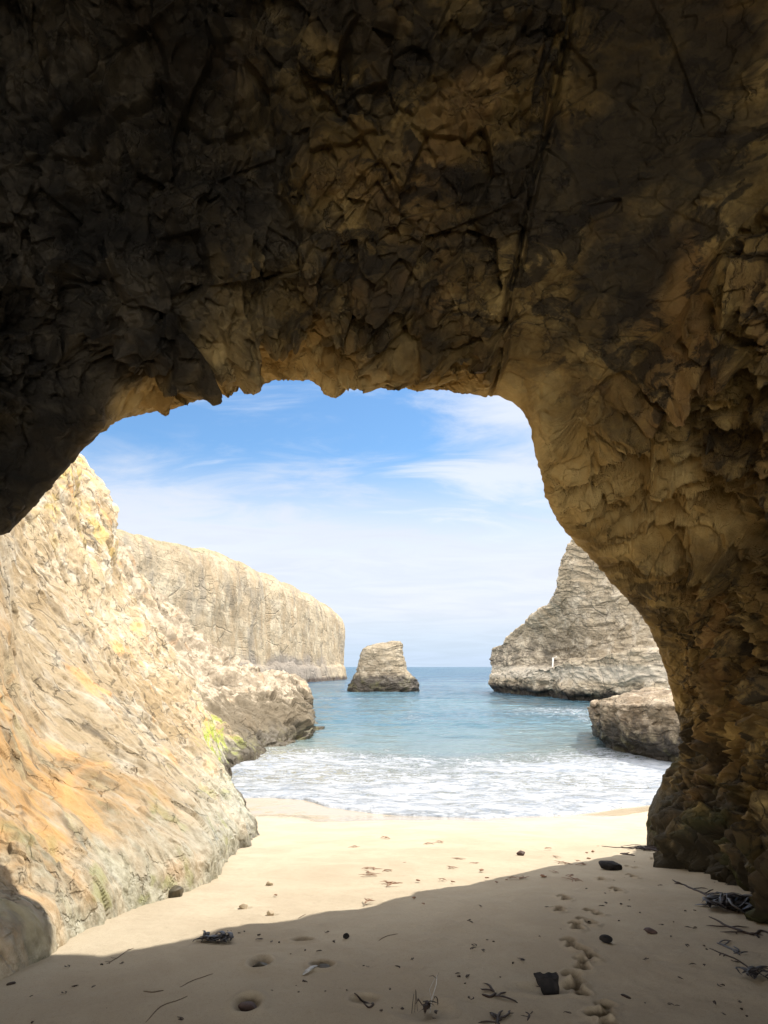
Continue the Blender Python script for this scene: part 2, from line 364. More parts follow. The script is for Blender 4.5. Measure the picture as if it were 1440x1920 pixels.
M_right = rock_material('grey_headland_rock', [(0.31, 0.25, 0.17), (0.40, 0.33, 0.23), (0.48, 0.41, 0.31), (0.52, 0.46, 0.37)], 0.35, 1.0, (R(-6), R(5), 0), 4.0, 0.4, 0.15, wet_z=-0.05, wet_w=0.9, wet_col=(0.035, 0.028, 0.022), extra=right_extra)
M_stack = rock_material('sea_stack_rock', [(0.19, 0.15, 0.10), (0.25, 0.205, 0.14), (0.31, 0.265, 0.195), (0.34, 0.30, 0.23)], 0.5, 0.8, (R(3), R(4), 0), 4.0, 0.4, 0.12, wet_z=1.0, wet_w=0.9, wet_col=(0.035, 0.027, 0.018))
M_bould = rock_material('boulder_rock', [(0.17, 0.125, 0.08), (0.25, 0.195, 0.13), (0.38, 0.315, 0.23), (0.48, 0.42, 0.32)], 0.9, 0.8, (0, R(6), 0), 5.0, 0.5, 0.04, wet_z=0.0, wet_w=0.9, wet_col=(0.045, 0.037, 0.028))

def sand_material():
    m, t, b, pos = new_mat('beach_sand'); x, y, z = t.xyz(pos)
    n1 = t.noise(pos, 1.3, 5, 0.6, 0.4); n2 = t.noise(pos, 60, 4, 0.7); n3 = t.noise(pos, 400, 2, 0.7)
    c = t.mix(t.ramp(n1, 0.35, 0.68), (0.40, 0.34, 0.25), (0.455, 0.395, 0.295))
    c = t.mix(t.ramp(n2, 0.50, 0.75, 0, 0.28), c, (0.24, 0.19, 0.13))
    c = t.mix(t.ramp(n3, 0.42, 0.72, 0, 0.45), c, (0.20, 0.155, 0.11))
    gr = t.voro(pos, 160, 'F1', 'Distance'); gs = t.voro(pos, 160, 'F1', 'Color')
    c = t.mix(t.math('MULTIPLY', t.ramp(gr, 0.22, 0.15), t.ramp(t.xyz(gs)[0], 0.90, 0.93)), c, (0.04, 0.03, 0.025))
    at = t.new('ShaderNodeAttribute', attribute_name='wet').outputs['Fac']
    wt = t.ramp(t.math('ADD', at, t.math('MULTIPLY', t.math('SUBTRACT', n1, 0.5), 0.5)), 0.35, 0.6)
    c = t.mix(t.math('MULTIPLY', wt, 0.85), c, (0.32, 0.265, 0.185))
    hs = t.new('ShaderNodeAttribute', attribute_name='hollow_shade').outputs['Fac']      # darker colour standing in for shade inside prints and dents
    c = t.mix(t.math('MULTIPLY', hs, t.ramp(n2, 0.3, 0.6, 0.35, 0.75)), c, (0.15, 0.115, 0.075))
    t.set(b.inputs['Base Color'], c)
    t.set(b.inputs['Roughness'], t.math('SUBTRACT', 0.95, t.math('MULTIPLY', wt, 0.84)))
    t.set(b.inputs['Specular IOR Level'], t.math('ADD', 0.15, t.math('MULTIPLY', wt, 0.5)))
    h = t.math('ADD', t.math('MULTIPLY', t.noise(pos, 30, 6, 0.7), 1.0), t.math('MULTIPLY', n3, 0.35))
    bn = t.new('ShaderNodeBump'); t.set(bn.inputs['Strength'], t.math('SUBTRACT', 0.7, t.math('MULTIPLY', wt, 0.62))); bn.inputs['Distance'].default_value = 0.006
    t.set(bn.inputs['Height'], h); t.set(b.inputs['Normal'], bn.outputs[0])
    return m
def sea_material():
    m, t, b, pos = new_mat('sea_water'); x, y, z = t.xyz(pos)
    sh = t.new('ShaderNodeAttribute', attribute_name='shallow').outputs['Fac']
    fo = t.new('ShaderNodeAttribute', attribute_name='foam').outputs['Fac']
    nb = t.noise(t.mapping(pos, scale=(0.05, 0.10, 1)), 1.0, 4, 0.6)
    deep = t.mix(t.ramp(y, 40, 160), (0.045, 0.10, 0.135), (0.022, 0.062, 0.11))
    deep = t.mix(t.ramp(nb, 0.4, 0.62, 0, 0.5), deep, (0.09, 0.155, 0.175))
    c = t.mix(sh, deep, (0.25, 0.24, 0.175))
    # foam lace: warped cells, stretched along the shore
    wv = t.vmath('ADD', pos, t.vmath('SCALE', t.vmath('SUBTRACT', t.noise(pos, 0.9, 4, 0.6, 0, True), (0.5, 0.5, 0.5)), scale=1.6))
    v1 = t.voro(t.mapping(wv, scale=(0.9, 1.7, 1)), 1.5, 'DISTANCE_TO_EDGE')
    v2 = t.voro(t.mapping(wv, scale=(0.9, 1.4, 1)), 5.0, 'DISTANCE_TO_EDGE')
    f3 = t.noise(t.mapping(wv, scale=(0.45, 1.2, 1)), 2.4, 8, 0.72)
    lace = t.math('MAXIMUM', t.ramp(v1, 0.13, 0.0), t.math('MULTIPLY', t.ramp(v2, 0.12, 0.0), 0.8))
    tot = t.math('ADD', t.math('MULTIPLY', lace, 0.35), t.math('MULTIPLY', f3, 0.9))
    fm = t.ramp(tot, t.math('SUBTRACT', 1.0, t.math('MULTIPLY', fo, 0.88)), t.math('SUBTRACT', 1.34, t.math('MULTIPLY', fo, 0.88)))
    fm = t.math('MULTIPLY', fm, t.ramp(fo, 0.0, 0.12))
    c = t.mix(fm, c, t.mix(t.ramp(f3, 0.35, 0.6), (0.17, 0.195, 0.23), (0.33, 0.345, 0.37)))
    t.set(b.inputs['Base Color'], c)
    t.set(b.inputs['Roughness'], t.math('ADD', t.math('MULTIPLY', fm, 0.6), t.ramp(y, 20, 300, 0.10, 0.30)))
    b.inputs['IOR'].default_value = 1.33
    t.set(b.inputs['Specular IOR Level'], t.math('SUBTRACT', 0.5, t.math('MULTIPLY', fm, 0.4)))
    # ripples: finer close in, longer further out
    r1 = t.noise(t.mapping(pos, scale=(0.7, 1.5, 1), rot=(0, 0, R(9))), 1.6, 5, 0.6, 0.3)
    r2 = t.noise(t.mapping(pos, scale=(0.5, 1.2, 1), rot=(0, 0, R(-14))), 0.5, 4, 0.55, 0.3)
    r3 = t.noise(t.mapping(pos, scale=(0.25, 1.0, 1)), 0.14, 4, 0.6, 0.3)
    n = t.bump(r1, 1.0, 0.24); n = t.bump(r2, 1.0, t.ramp(y, 20, 60, 0.3, 1.3), n); n = t.bump(r3, 1.0, t.ramp(y, 60, 300, 0.0, 2.6), n)
    n = t.bump(t.math('MULTIPLY', fm, t.math('ADD', 0.5, f3)), 0.8, 0.05, n)
    t.set(b.inputs['Normal'], n)
    return m
M_sand = sand_material(); M_sea = sea_material()
def plain(name, c1, c2, rough=0.7, sc=30, spec=0.4, bump=0.003):
    m, t, b, pos = new_mat(name)
    n = t.noise(pos, sc, 5, 0.65)
    t.set(b.inputs['Base Color'], t.mix(t.ramp(n, 0.35, 0.65), c1, c2)); b.inputs['Roughness'].default_value = rough
    b.inputs['Specular IOR Level'].default_value = spec
    t.set(b.inputs['Normal'], t.bump(t.noise(pos, sc * 3, 5, 0.7), 0.7, bump)); return m
M_black = plain('black_stone', (0.012, 0.011, 0.012), (0.03, 0.027, 0.025), 0.85, 18, 0.25)
M_brown = plain('brown_stone', (0.05, 0.03, 0.025), (0.10, 0.06, 0.05), 0.7, 30)
M_palest = plain('pale_stone', (0.40, 0.32, 0.22), (0.52, 0.44, 0.32), 0.8, 30)
M_hole = plain('brown_green_stone', (0.045, 0.038, 0.022), (0.10, 0.08, 0.05), 0.6, 25)
M_kelp = plain('dark_kelp', (0.022, 0.014, 0.010), (0.05, 0.03, 0.02), 0.6, 40, 0.25)
M_kwet = plain('wet_kelp', (0.016, 0.015, 0.018), (0.035, 0.03, 0.03), 0.35, 40, 0.4)
M_kred = plain('reddish_kelp', (0.16, 0.07, 0.035), (0.26, 0.14, 0.07), 0.6, 60)
M_twig = plain('dry_twig', (0.09, 0.065, 0.04), (0.15, 0.11, 0.07), 0.85, 80)
M_white = plain('whitewashed_wood', (0.62, 0.60, 0.56), (0.72, 0.70, 0.66), 0.8, 12)
M_shell = plain('grey_shell', (0.35, 0.36, 0.36), (0.5, 0.5, 0.5), 0.5, 50)

# ---------------------------------------------------------------- the beach
shore_px = [(300, 1490), (430, 1497), (500, 1497), (570, 1500), (620, 1516), (700, 1527), (800, 1531), (900, 1535), (1010, 1530), (1110, 1525), (1160, 1517), (1215, 1508), (1300, 1497)]
def shore_pt(px, py):
    r = ray(px, py); ts = np.linspace(5, 60, 8000); p = EYE + ts[:, None] * r
    i = int(np.argmax(p[:, 2] <= np.maximum(sand_z(p[:, 0], p[:, 1]), SEA))); return p[i]
shp = np.array([shore_pt(*q) for q in shore_px]); shp = shp[np.argsort(shp[:, 0])]
def shore_y(x): return np.interp(x, shp[:, 0], shp[:, 1])
print('shore', shp.round(2).tolist())

prints = [(1060, 1684), (1049, 1705), (1115, 1711), (1082, 1739), (1071, 1770), (1102, 1787), (1093, 1806), (1080, 1831), (1084, 1851), (1137, 1893), (1131, 1912), (1187, 1646), (1225, 1613), (1187, 1628), (1128, 1650), (1158, 1672), (1102, 1730)]
dents = [(488, 1808, 0.055, 0.085, 0.05), (465, 1886, 0.055, 0.085, 0.045), (604, 1812, 0.055, 0.06, 0.045), (567, 1762, 0.06, 0.05, 0.03), (684, 1874, 0.065, 0.05, 0.02), (457, 1703, 0.05, 0.05, .012), (507, 1716, 0.05, .05, .012), (800, 1895, .12, .1, .02), (1025, 1850, .16, .07, .02)]
PR = {}
def sand_detail(x, y, rec=False):
    pr = np.zeros_like(x)
    p = np.stack([x, y, np.zeros_like(x)], 1)
    z = 0.022 * fbm(p * np.array([0.9, 1.4, 1]), 3, 41) + 0.010 * fbm(p * 4.0, 3, 47) + 0.0022 * fbm(p * 22, 2, 53)
    fade = np.clip((shore_y(x) - y) / 2.5, 0.1, 1); z = z * fade
    for k, (px, py) in enumerate(prints):
        g = ground(px, py); a = 0.25 * math.sin(k * 2.3)
        for (off, L, W, dp) in ((0.07, 0.042, 0.042, 0.042), (-0.06, 0.042, 0.036, 0.042), (0.0, 0.09, 0.022, 0.014)):
            cx = g[0] + math.sin(a) * off; cy = g[1] + math.cos(a) * off
            dx_ = (x - cx) * math.cos(a) - (y - cy) * math.sin(a); dy_ = (x - cx) * math.sin(a) + (y - cy) * math.cos(a)
            r2 = (dx_ / W) ** 2 + (dy_ / L) ** 2
            pr = np.maximum(pr, np.exp(-(r2 / 0.9) ** 3)); z = z - dp * np.exp(-np.maximum(r2, 0) ** 1.8) + 0.007 * np.exp(-(np.sqrt(r2) - 1.55) ** 2 * 6)
    for (px, py, W, L, dp) in dents:
        g = ground(px, py); r2 = ((x - g[0]) / W) ** 2 + ((y - g[1]) / L) ** 2 + 0.35 * fbm(p * 9, 2, 61)
        pr = np.maximum(pr, (dp > .025) * np.exp(-(np.maximum(r2, 0) / 0.9) ** 3)); z = z - dp * np.exp(-np.maximum(r2, 0) ** 2) + 0.3 * dp * np.exp(-(np.sqrt(np.maximum(r2, 0)) - 1.5) ** 2 * 5)
    if rec: PR['p'] = pr
    return z
def axis(knots, counts): return density(knots, counts)
sx = axis([-60, -8, -3.2, 4.6, 12, 60], [14, 60, 780, 60, 14]); sy = axis([-12, 3.0, 8.0, 12.5, 20, 60], [30, 560, 260, 160, 40])
SX, SY = np.meshgrid(sx, sy); fx, fy = SX.ravel(), SY.ravel()
ZZ = sand_z(fx, fy) + sand_detail(fx, fy, True)
wetv = np.clip(1.25 - (shore_y(fx) - fy) / np.interp(fx, [-4, -1.5, 0.3, 2.5, 5], [3.2, 3.4, 2.0, 0.7, 0.9]), 0, 1)
sand = link_mesh('sand', np.stack([fx, fy, ZZ], 1), grid_faces(len(sy), len(sx)), M_sand, attrs={'wet': wetv, 'hollow_shade': PR['p']})
tag(sand, 'pale beach sand with footprints and a curved shadow line', 'sand', kind='structure')
def gpt(px, py):
    g = ground(px, py); g[2] += float(sand_detail(np.array([g[0]]), np.array([g[1]]))[0]); return g

# ---------------------------------------------------------------- the sea (one sheet out to the horizon)
tt = np.linspace(0, 1, 950) ** 1.0
ys = np.concatenate([np.linspace(0, 26, 520, endpoint=False), 26 * (6000 / 26) ** np.linspace(0, 1, 460)])   # metres beyond the shore edge
us = np.linspace(-1.0, 1.0, 720)
U, V = np.meshgrid(us, ys)
X = U * (0.62 * (V + 17) + 3); X = np.where(True, X, X)
YY = V + shore_y(X) + 0.10 * np.interp(V, [0, 4], [1, 0]) * fbm(np.stack([X.ravel() * 1.3, 0 * X.ravel(), 0 * X.ravel()], 1), 4, 90).reshape(X.shape) * 2.5
x_, y_, v_ = X.ravel(), YY.ravel(), V.ravel()
p2 = np.stack([x_, y_, np.zeros_like(x_)], 1)
wamp = np.interp(v_, [0, 3, 8, 25, 60, 140, 400], [0.0, 0.02, 0.06, 0.13, 0.16, 0.10, 0.0])
wz = wamp * (fbm(p2 * np.array([0.22, 0.55, 1]), 3, 71) + 0.45 * fbm(p2 * np.array([0.8, 1.6, 1]), 2, 75))
wz += np.interp(v_, [0, 1.5, 6, 30], [0.0, 0.02, 0.03, 0.0]) * np.sin(v_ * 1.3 + 1.5 * vnoise(p2 * 0.3, 5))
front = np.clip(v_ / 0.12, 0, 1)
base = np.maximum(SEA, sand_z(x_, y_)) + 0.006
zsea = base + wz + 0.030 * np.sqrt(front) * np.exp(-v_ / 3.0) + 0.01 * front - 0.02 * (1 - front)
foam = np.interp(v_, [0, 0.25, 2.0, 5.0, 8.0, 9.6, 11.5, 18, 40], [1.1, 0.98, 0.86, 0.84, 0.80, 0.62, 0.26, 0.12, 0.0])
foam = foam + 0.22 * fbm(p2 * np.array([0.16, 0.45, 1]), 3, 83) * np.interp(v_, [0.5, 3, 12, 45], [0, 1, 1, 0])
def blob(cx, cy, rx, ry, a):
    return a * np.exp(-(((x_ - cx) / rx) ** 2 + ((y_ - cy) / ry) ** 2) ** 1.3)
for (px, py, rx, ry, a) in [(1080, 1335, 7, 9, 0.55), (1160, 1350, 4, 5, 0.6), (1150, 1412, 1.2, 2.0, .7), (640, 1310, 7, 3.5, 0.45), (770, 1345, 1.4, 7, 0.42), (560, 1420, 1.6, 1.0, 0.35), (600, 1274, 7, 20, 0.5), (715, 1296, 8, 4, 0.42), (480, 1420, 1.0, 1.5, .5), (940, 1300, 5, 8, .4)]:
    q = sea_pt(px, py); foam = np.maximum(foam, blob(q[0], q[1], rx, ry, a))
foam = np.clip(foam, 0, 1.2)
shal = np.clip(np.interp(v_, [0, 5, 12, 26], [1, 0.75, 0.25, 0]) + blob(-4.2, 24, 2.6, 6, 0.7), 0, 1)
sea = link_mesh('sea', np.stack([x_, y_, zsea], 1), grid_faces(len(ys), len(us)), M_sea, attrs={'foam': foam, 'shallow': shal})
tag(sea, 'blue green sea with white foam washing onto the beach', 'sea', kind='structure')

# ---------------------------------------------------------------- the sea cave
# columns run round the arch from the left foot to the right foot: rim, then three rings further in
cols = [
 [(-700, 1400, 4.3), (-800, 1400, 3.6), (-900, 1400, 3.2), (-1300, 1400, 2.5)],
 [(-300, 1130, 4.7), (-420, 1030, 4.2), (-560, 950, 3.8), (-900, 800, 3.0)],
 [(-110, 1050, 5.3), (-210, 920, 4.8), (-380, 750, 4.2), (-700, 500, 3.4)],
 [(0, 1000, 5.8), (-90, 840, 5.2), (-250, 620, 4.5), (-520, 300, 3.7)],
 [(65, 945, 6.1), (-30, 770, 5.4), (-170, 520, 4.7), (-400, 120, 3.9)],
 [(130, 868, 6.3), (60, 690, 5.6), (-70, 440, 4.9), (-260, 0, 4.1)],
 [(195, 803, 6.5), (150, 640, 5.8), (20, 380, 5.0), (-130, -60, 4.2)],
 [(245, 780, 7.0), (255, 690, 6.0), (120, 350, 5.1), (0, -80, 4.2)],
 [(300, 769, 8.0), (330, 715, 6.3), (220, 350, 5.2), (120, -90, 4.3)],
 [(370, 736, 7.9), (420, 682, 6.5), (330, 350, 5.3), (240, -90, 4.3)],
 [(450, 719, 7.8), (500, 640, 6.6), (430, 345, 5.4), (360, -90, 4.4)],
 [(560, 706, 7.6), (580, 622, 6.6), (530, 340, 5.5), (480, -90, 4.4)],
 [(650, 714, 7.5), (660, 615, 6.6), (640, 340, 5.5), (600, -90, 4.4)],
 [(740, 722, 7.4), (750, 615, 6.5), (740, 340, 5.5), (720, -90, 4.4)],
 [(830, 730, 7.3), (840, 615, 6.5), (850, 340, 5.5), (860, -90, 4.4)],
 [(900, 741, 7.2), (920, 630, 6.5), (960, 350, 5.5), (1000, -90, 4.4)],
 [(955, 756, 7.1), (1010, 640, 6.4), (1080, 370, 5.5), (1160, -70, 4.4)],
 [(992, 800, 7.1), (1080, 670, 6.3), (1190, 400, 5.4), (1330, -30, 4.3)],
 [(1008, 860, 7.3), (1130, 745, 6.4), (1270, 520, 5.4), (1450, 80, 4.3)],
 [(1028, 930, 7.7), (1160, 820, 6.6), (1310, 620, 5.4), (1530, 260, 4.2)],
 [(1065, 995, 8.1), (1190, 890, 7.0), (1350, 720, 5.6), (1600, 440, 4.2)],
 [(1140, 1080, 8.8), (1250, 1000, 7.5), (1400, 860, 6.0), (1680, 640, 4.4)],
 [(1212, 1165, 9.6), (1310, 1110, 8.1), (1450, 1010, 6.3), (1750, 850, 4.5)],
 [(1245, 1245, 10.2), (1335, 1200, 8.6), (1465, 1140, 6.6), (1790, 1040, 4.6)],
 [(1268, 1330, 10.9), (1345, 1300, 9.1), (1475, 1270, 6.9), (1820, 1220, 4.7)],
 [(1283, 1400, 11.4), (1350, 1400, 9.4), (1480, 1400, 7.0), (1840, 1400, 4.7)],
 [(1238, 1475, 11.8), (1335, 1500, 9.5), (1465, 1530, 6.9), (1830, 1540, 4.6)],
 [(1214, 1560, 11.9), (1318, 1590, 9.2), (1442, 1668, 6.6), (1800, 1800, 4.2)],
]
kY = np.interp(np.arange(len(cols)), [0, 3, 7, 9, 14, 18, 22], [.86, .86, .82, .80, .80, .79, .90])
pts = np.array([[P(q[0], q[1], q[2] * kk) for q in c] for c, kk in zip(cols, kY)])
# the lip's underside is nearly level, then the roof climbs inland
kk_ = np.interp(np.arange(len(cols)), [4, 8, 16, 20], [0, 1, 1, 0])
for j_, m_ in ((1, 0.97), (2, 1.0), (3, 1.04)):
    f_ = 1 + (m_ - 1) * kk_[:, None]; pts[:, j_] = EYE + (pts[:, j_] - EYE) * f_           # (nu,4,3)
low = pts[-1].copy(); low[:, 2] -= 1.4; low[:, 0] += 0.1
pts = np.concatenate([pts, low[None]], 0)
CX, CZ = 0.7, 0.9
rows = []
i3 = pts[:, 3]
ang = np.unwrap(np.arctan2(i3[:, 2] - CZ, i3[:, 0] - CX))
def arch(y, a, b, h):
    c, s = np.cos(ang), np.sin(ang); r = np.where(c < 0, a, b)
    return np.stack([CX + r * c, np.full_like(c, y), CZ + h * s], 1)
i4 = arch(1.6, 5.0, 4.8, 5.9); i4 = i4 * 0.6 + 0.4 * (i3 + np.array([0, -1.5, 0]))
bk = arch(-2.4, 4.2, 4.0, 4.4)
cap = arch(-4.8, 3.9, 3.7, 3.1)          # the tunnel's low far mouth, behind the viewer
rim = pts[:, 0]
out = np.stack([rim[:, 0] - CX, np.zeros(len(rim)), rim[:, 2] - CZ], 1); out /= np.linalg.norm(out, axis=1, keepdims=True)
out[-2:] = np.array([1, 0, 0.0])
e1 = rim + out * 0.35 + np.array([0, 0.12, 0]); e2 = rim + out * 1.6 + np.array([0, 0.35, 0]); e3 = rim + out * 9 + np.array([0, -0.6, 0])
e4 = rim + out * 10 + np.array([0, -6, 0]); e4[:, 1] = np.minimum(e4[:, 1], -4.0)
e5 = cap + out * 3 + np.array([0, -0.6, 0])
net = np.stack([cap, bk, i4, i3, pts[:, 2], pts[:, 1], rim, e1, e2, e3, e4, e5], 0)
tv = density([0, 2, 3, 4, 5, 6, 7, 8, 11], [40, 110, 240, 280, 240, 40, 30, 50])
nu = net.shape[1]; tu = density([0, 3, 8, 18, 26, nu - 1], [80, 300, 620, 420, 70])
G = surface(net, tv, tu); N = grid_normals(G)
Pf = G.reshape(-1, 3); Nf = N.reshape(-1, 3)
VV, UU = np.meshgrid(tv, tu, indexing='ij'); vv, uu = VV.ravel(), UU.ravel()
# make the normal point into the hollow
s_ = np.sign(np.sum(Nf * (np.array([CX, 0, CZ + 0.5]) - Pf) * np.array([1, 0, 1]), axis=1).mean()); Nf = Nf * s_
inner = np.clip((vv - 1) / 1.0, 0, 1) * np.clip((6.9 - vv) / 0.5, 0.0, 1); rimk = np.clip((6.3 - vv) / 0.5, 0.5, 1)
# smooth rusty vault on the upper right, broken slabs elsewhere
seam = 15.3 + (5.2 - vv) * 0.10 + 0.22 * fbm(Pf * 0.9, 3, 12)
smoothm = np.clip((uu - seam) / 0.15, 0, 1) * np.clip((18.9 + 0.3 * fbm(Pf * 1.1, 2, 19) - uu) / 0.35, 0, 1) * np.clip((5.9 - vv) / 0.5, 0.35, 1)
wp = vwarp(Pf, 0.7, 0.22, 23)
wp2 = vwarp(Pf, 2.2, 0.05, 29)
# bedding planes dip to the left: rotate then squash
def rot(p, ax, a):
    c, s = math.cos(a), math.sin(a); q = p.copy(); i, j = [(1, 2), (0, 2), (0, 1)][ax]
    q[:, i], q[:, j] = c * p[:, i] - s * p[:, j], s * p[:, i] + c * p[:, j]; return q
b1 = wp @ BED.T; b2 = wp2 @ BED.T
rough = 1 - 0.72 * smoothm
D = 0.22 * fbm(Pf * 0.55, 3, 3)
kr = lambda v0, wd, mn: np.clip((v0 - vv) / wd, mn, 1)
D = D * kr(6.1, 0.8, 0.0) + rough * (0.55 * chips(b1, (0.55, 0.85, 1.25), 31) * kr(5.9, 1.0, 0.0) + 0.34 * chips(b2, (1.5, 2.2, 3.0), 37) * kr(6.1, 0.8, 0.06) + 0.14 * chips(b2, (4.4, 6.0, 8.5), 43) * kr(6.1, 0.5, 0.22))
D += rough * blur(0.13 * facets(b2, (1.9, 2.9, 4.6), 47, 1.1, 0.8) + 0.13 * facets(b1, (0.8, 1.2, 1.7), 48, 1.0, 0.8), len(tv), len(tu), 1) * kr(5.65, 0.7, 0.0)
D += np.clip((uu - 18.8) / 1.0, 0, 1) * blur(0.10 * facets(b2, (3.2, 4.2, 6.0), 49, 1.1, 0.8), len(tv), len(tu), 1) * kr(6.0, 0.8, 0.15)
D += rough * 0.052 * facets(b2, (6.5, 8.5, 13), 53, 1.2, 0.8) * kr(5.8, 0.5, 0.15)
D += 0.045 * chips(wp2, (11, 12, 17), 59) * (0.35 + 0.65 * rough)
D += smoothm * (0.06 * fbm(wp * np.array([1.6, 1.6, 1.6]), 4, 65) - 0.16)
g1 = np.exp(-((uu - seam) / 0.045) ** 2) * np.clip((6.3 - vv) / 0.4, 0, 1); D -= 0.18 * g1
ridge = np.exp(-((uu - 19.3 - 0.25 * fbm(Pf, 3, 14)) / 0.16) ** 2) * np.clip((5.6 - vv) / 0.5, 0, 1); D += 0.16 * ridge
Dd = D * inner * rimk + (1 - inner) * 0.25 * fbm(Pf * 1.5, 3, 8)
Dd = np.where(vv < 1.0, 0.1 * D, Dd)
Q = Pf + Nf * Dd[:, None]
foot = np.clip((uu - 25) / 2, 0, 1)
M_, N_ = len(tv), len(tu)
cave = empty('sea_cave', (0.7, 4.0, 0.0))
tag(cave, 'dark brown rock cave arching overhead and down the right side around the sea view', 'cave')
# split the shell into its parts along whole columns / rows
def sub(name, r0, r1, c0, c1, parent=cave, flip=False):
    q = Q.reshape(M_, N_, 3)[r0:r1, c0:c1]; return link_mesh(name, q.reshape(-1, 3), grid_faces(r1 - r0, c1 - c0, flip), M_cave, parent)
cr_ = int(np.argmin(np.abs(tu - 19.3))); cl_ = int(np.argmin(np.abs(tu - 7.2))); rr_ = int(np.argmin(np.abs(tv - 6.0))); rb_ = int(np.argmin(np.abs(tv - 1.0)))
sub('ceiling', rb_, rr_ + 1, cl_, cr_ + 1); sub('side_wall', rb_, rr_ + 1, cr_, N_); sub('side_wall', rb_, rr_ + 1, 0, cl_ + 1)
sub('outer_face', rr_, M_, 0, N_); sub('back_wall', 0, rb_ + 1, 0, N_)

# ---------------------------------------------------------------- near left cliff
def BP(px, py):
    g = ground(px, py); return g
nc = [
 [(-2.7, -4, -0.8), (-2.9, -4, 0.1), (-3.6, -4, 1.6), (-4.6, -4, 4.0), (-6, -4, 8)],
 [(-2.6, 1.5, -0.8), (-2.7, 1.5, 0.1), (-3.3, 1.5, 1.6), (-4.4, 1.5, 4.0), (-6, 1.5, 8)],
 [BP(0, 1825), (-60, 1700, 4.7), (-170, 1480, 5.0), (-300, 1000, 6.0), (-500, 300, 8.0)],
 [BP(107, 1770), (50, 1640, 5.3), (-20, 1420, 6.1), (-60, 1020, 8.0), (-120, 500, 11)],
 [BP(250, 1699), (190, 1540, 6.8), (90, 1330, 8.6), (20, 1040, 11.5), (-10, 650, 15)],
 [BP(362, 1655), (320, 1530, 8.2), (220, 1330, 11), (110, 1080, 14.5), (50, 780, 18)],
 [BP(430, 1602), (395, 1520, 10.3), (300, 1360, 13.5), (170, 1110, 17), (95, 830, 21)],
 [BP(482, 1562), (430, 1495, 13.2), (350, 1380, 16.5), (215, 1150, 20), (133, 878, 24)],
 [sea_pt(428, 1492), (410, 1450, 20), (372, 1350, 21.5), (258, 1170, 24.5), (150, 922, 27)],
 [sea_pt(424, 1448), (432, 1412, 25), (400, 1325, 27.5), (290, 1195, 31.5), (184, 968, 32)],
 [sea_pt(508, 1408), (500, 1365, 30.5), (455, 1310, 32.5), (330, 1222, 37), (216, 1030, 38)],
 [sea_pt(584, 1378), (586, 1340, 37), (560, 1306, 38.5), (430, 1256, 43), (247, 1104, 46)],
 [(-5.6, 47.0, -1.5), (-6.2, 47, -0.6), (530, 1288, 47), (385, 1248, 51), (280, 1152, 54)],
 [(-20, 62, -1.5), (-20.3, 62, 0.3), (-21, 62, 1.7), (-23, 62, 3), (-26, 62, 6)],
]
def conv(q):
    q = tuple(float(a) for a in q)
    return P(*q) if abs(q[0]) > 9.9 and q[1] > 62.5 or (abs(q[0]) > 59) else np.array(q)
cn = []
for c in nc:
    pts_ = [conv(q) for q in c]; b0 = pts_[0].copy(); b0[2] -= 1.2; b0[0] += 0.15
    top = pts_[-1].copy(); top2 = top + np.array([-4, 1.5, 1.0]); top3 = top + np.array([-12, 4, -6.0])
    cn.append([b0] + pts_ + [top2, top3])
net = np.swapaxes(np.array(cn), 0, 1)
tv = density([0, 1, 2, 3, 4, 5, 7], [40, 150, 230, 230, 190, 40]); tu = density([0, 2, 5, 8, 12, 13], [60, 400, 420, 420, 40])
G = surface(net, tv, tu); N = grid_normals(G); Pf = G.reshape(-1, 3); Nf = N.reshape(-1, 3)
Nf = Nf * np.sign((Nf[:, 0]).mean())
VV, UU = np.meshgrid(tv, tu, indexing='ij'); vv, uu = VV.ravel(), UU.ravel()
wp = vwarp(Pf, 0.5, 0.6, 123); dist = np.clip(Pf[:, 1] / 20, 0.25, 2.0)
q1 = rot(wp, 1, R(52)); q2 = rot(vwarp(Pf, 2.0, 0.16, 131), 1, R(52))
D = 0.55 * fbm(Pf * 0.3, 3, 103) * dist
up = np.clip((Pf[:, 2] - 0.2) / 2.5, 0.25, 1)
D += up * np.clip(dist, .4, 1.3) * 0.75 * chips(q1, (0.14, 0.40, 0.45), 141)
D += np.clip(dist * 1.2, .4, 1.4) * (0.30 * chips(q2, (0.45, 1.2, 1.3), 143) + blur(0.06 * facets(q2, (0.55, 1.2, 1.6), 144, 1.2, 0.5), len(tv), len(tu), 2))
D += (0.12 * chips(q2, (1.7, 3.6, 3.8), 147) + 0.030 * facets(q2, (2.5, 4.5, 5.5), 148, 1.0, 0.7)) * np.clip(dist * 1.5, 0.5, 1.5)
D += 0.040 * chips(q2, (5, 9, 9), 151)
D += 0.10 * np.clip((uu - 9.5) / 1.5, 0, 1) * (3.5 * chips(vwarp(Pf, 1.0, .2, 3), (0.5, 0.5, 1.0), 161) + 3.0 * facets(vwarp(Pf, 1.0, .2, 4), (0.55, 0.45, 1.5), 163, 0.8, 1.0) + 1.0 * facets(Pf, (1.4, 1.4, 3), 165, 1.0, 0.8))
edge = np.clip((vv - 0.2), 0.25, 1)
Q = Pf + Nf * (D * edge)[:, None]
ncliff = link_mesh('near_cliff', Q, grid_faces(len(tv), len(tu)), M_near, loc=(-4, 12, -0.6))
tag(ncliff, 'sunlit cream and orange cliff slope beside the beach, ending in a low shelf', 'cliff')

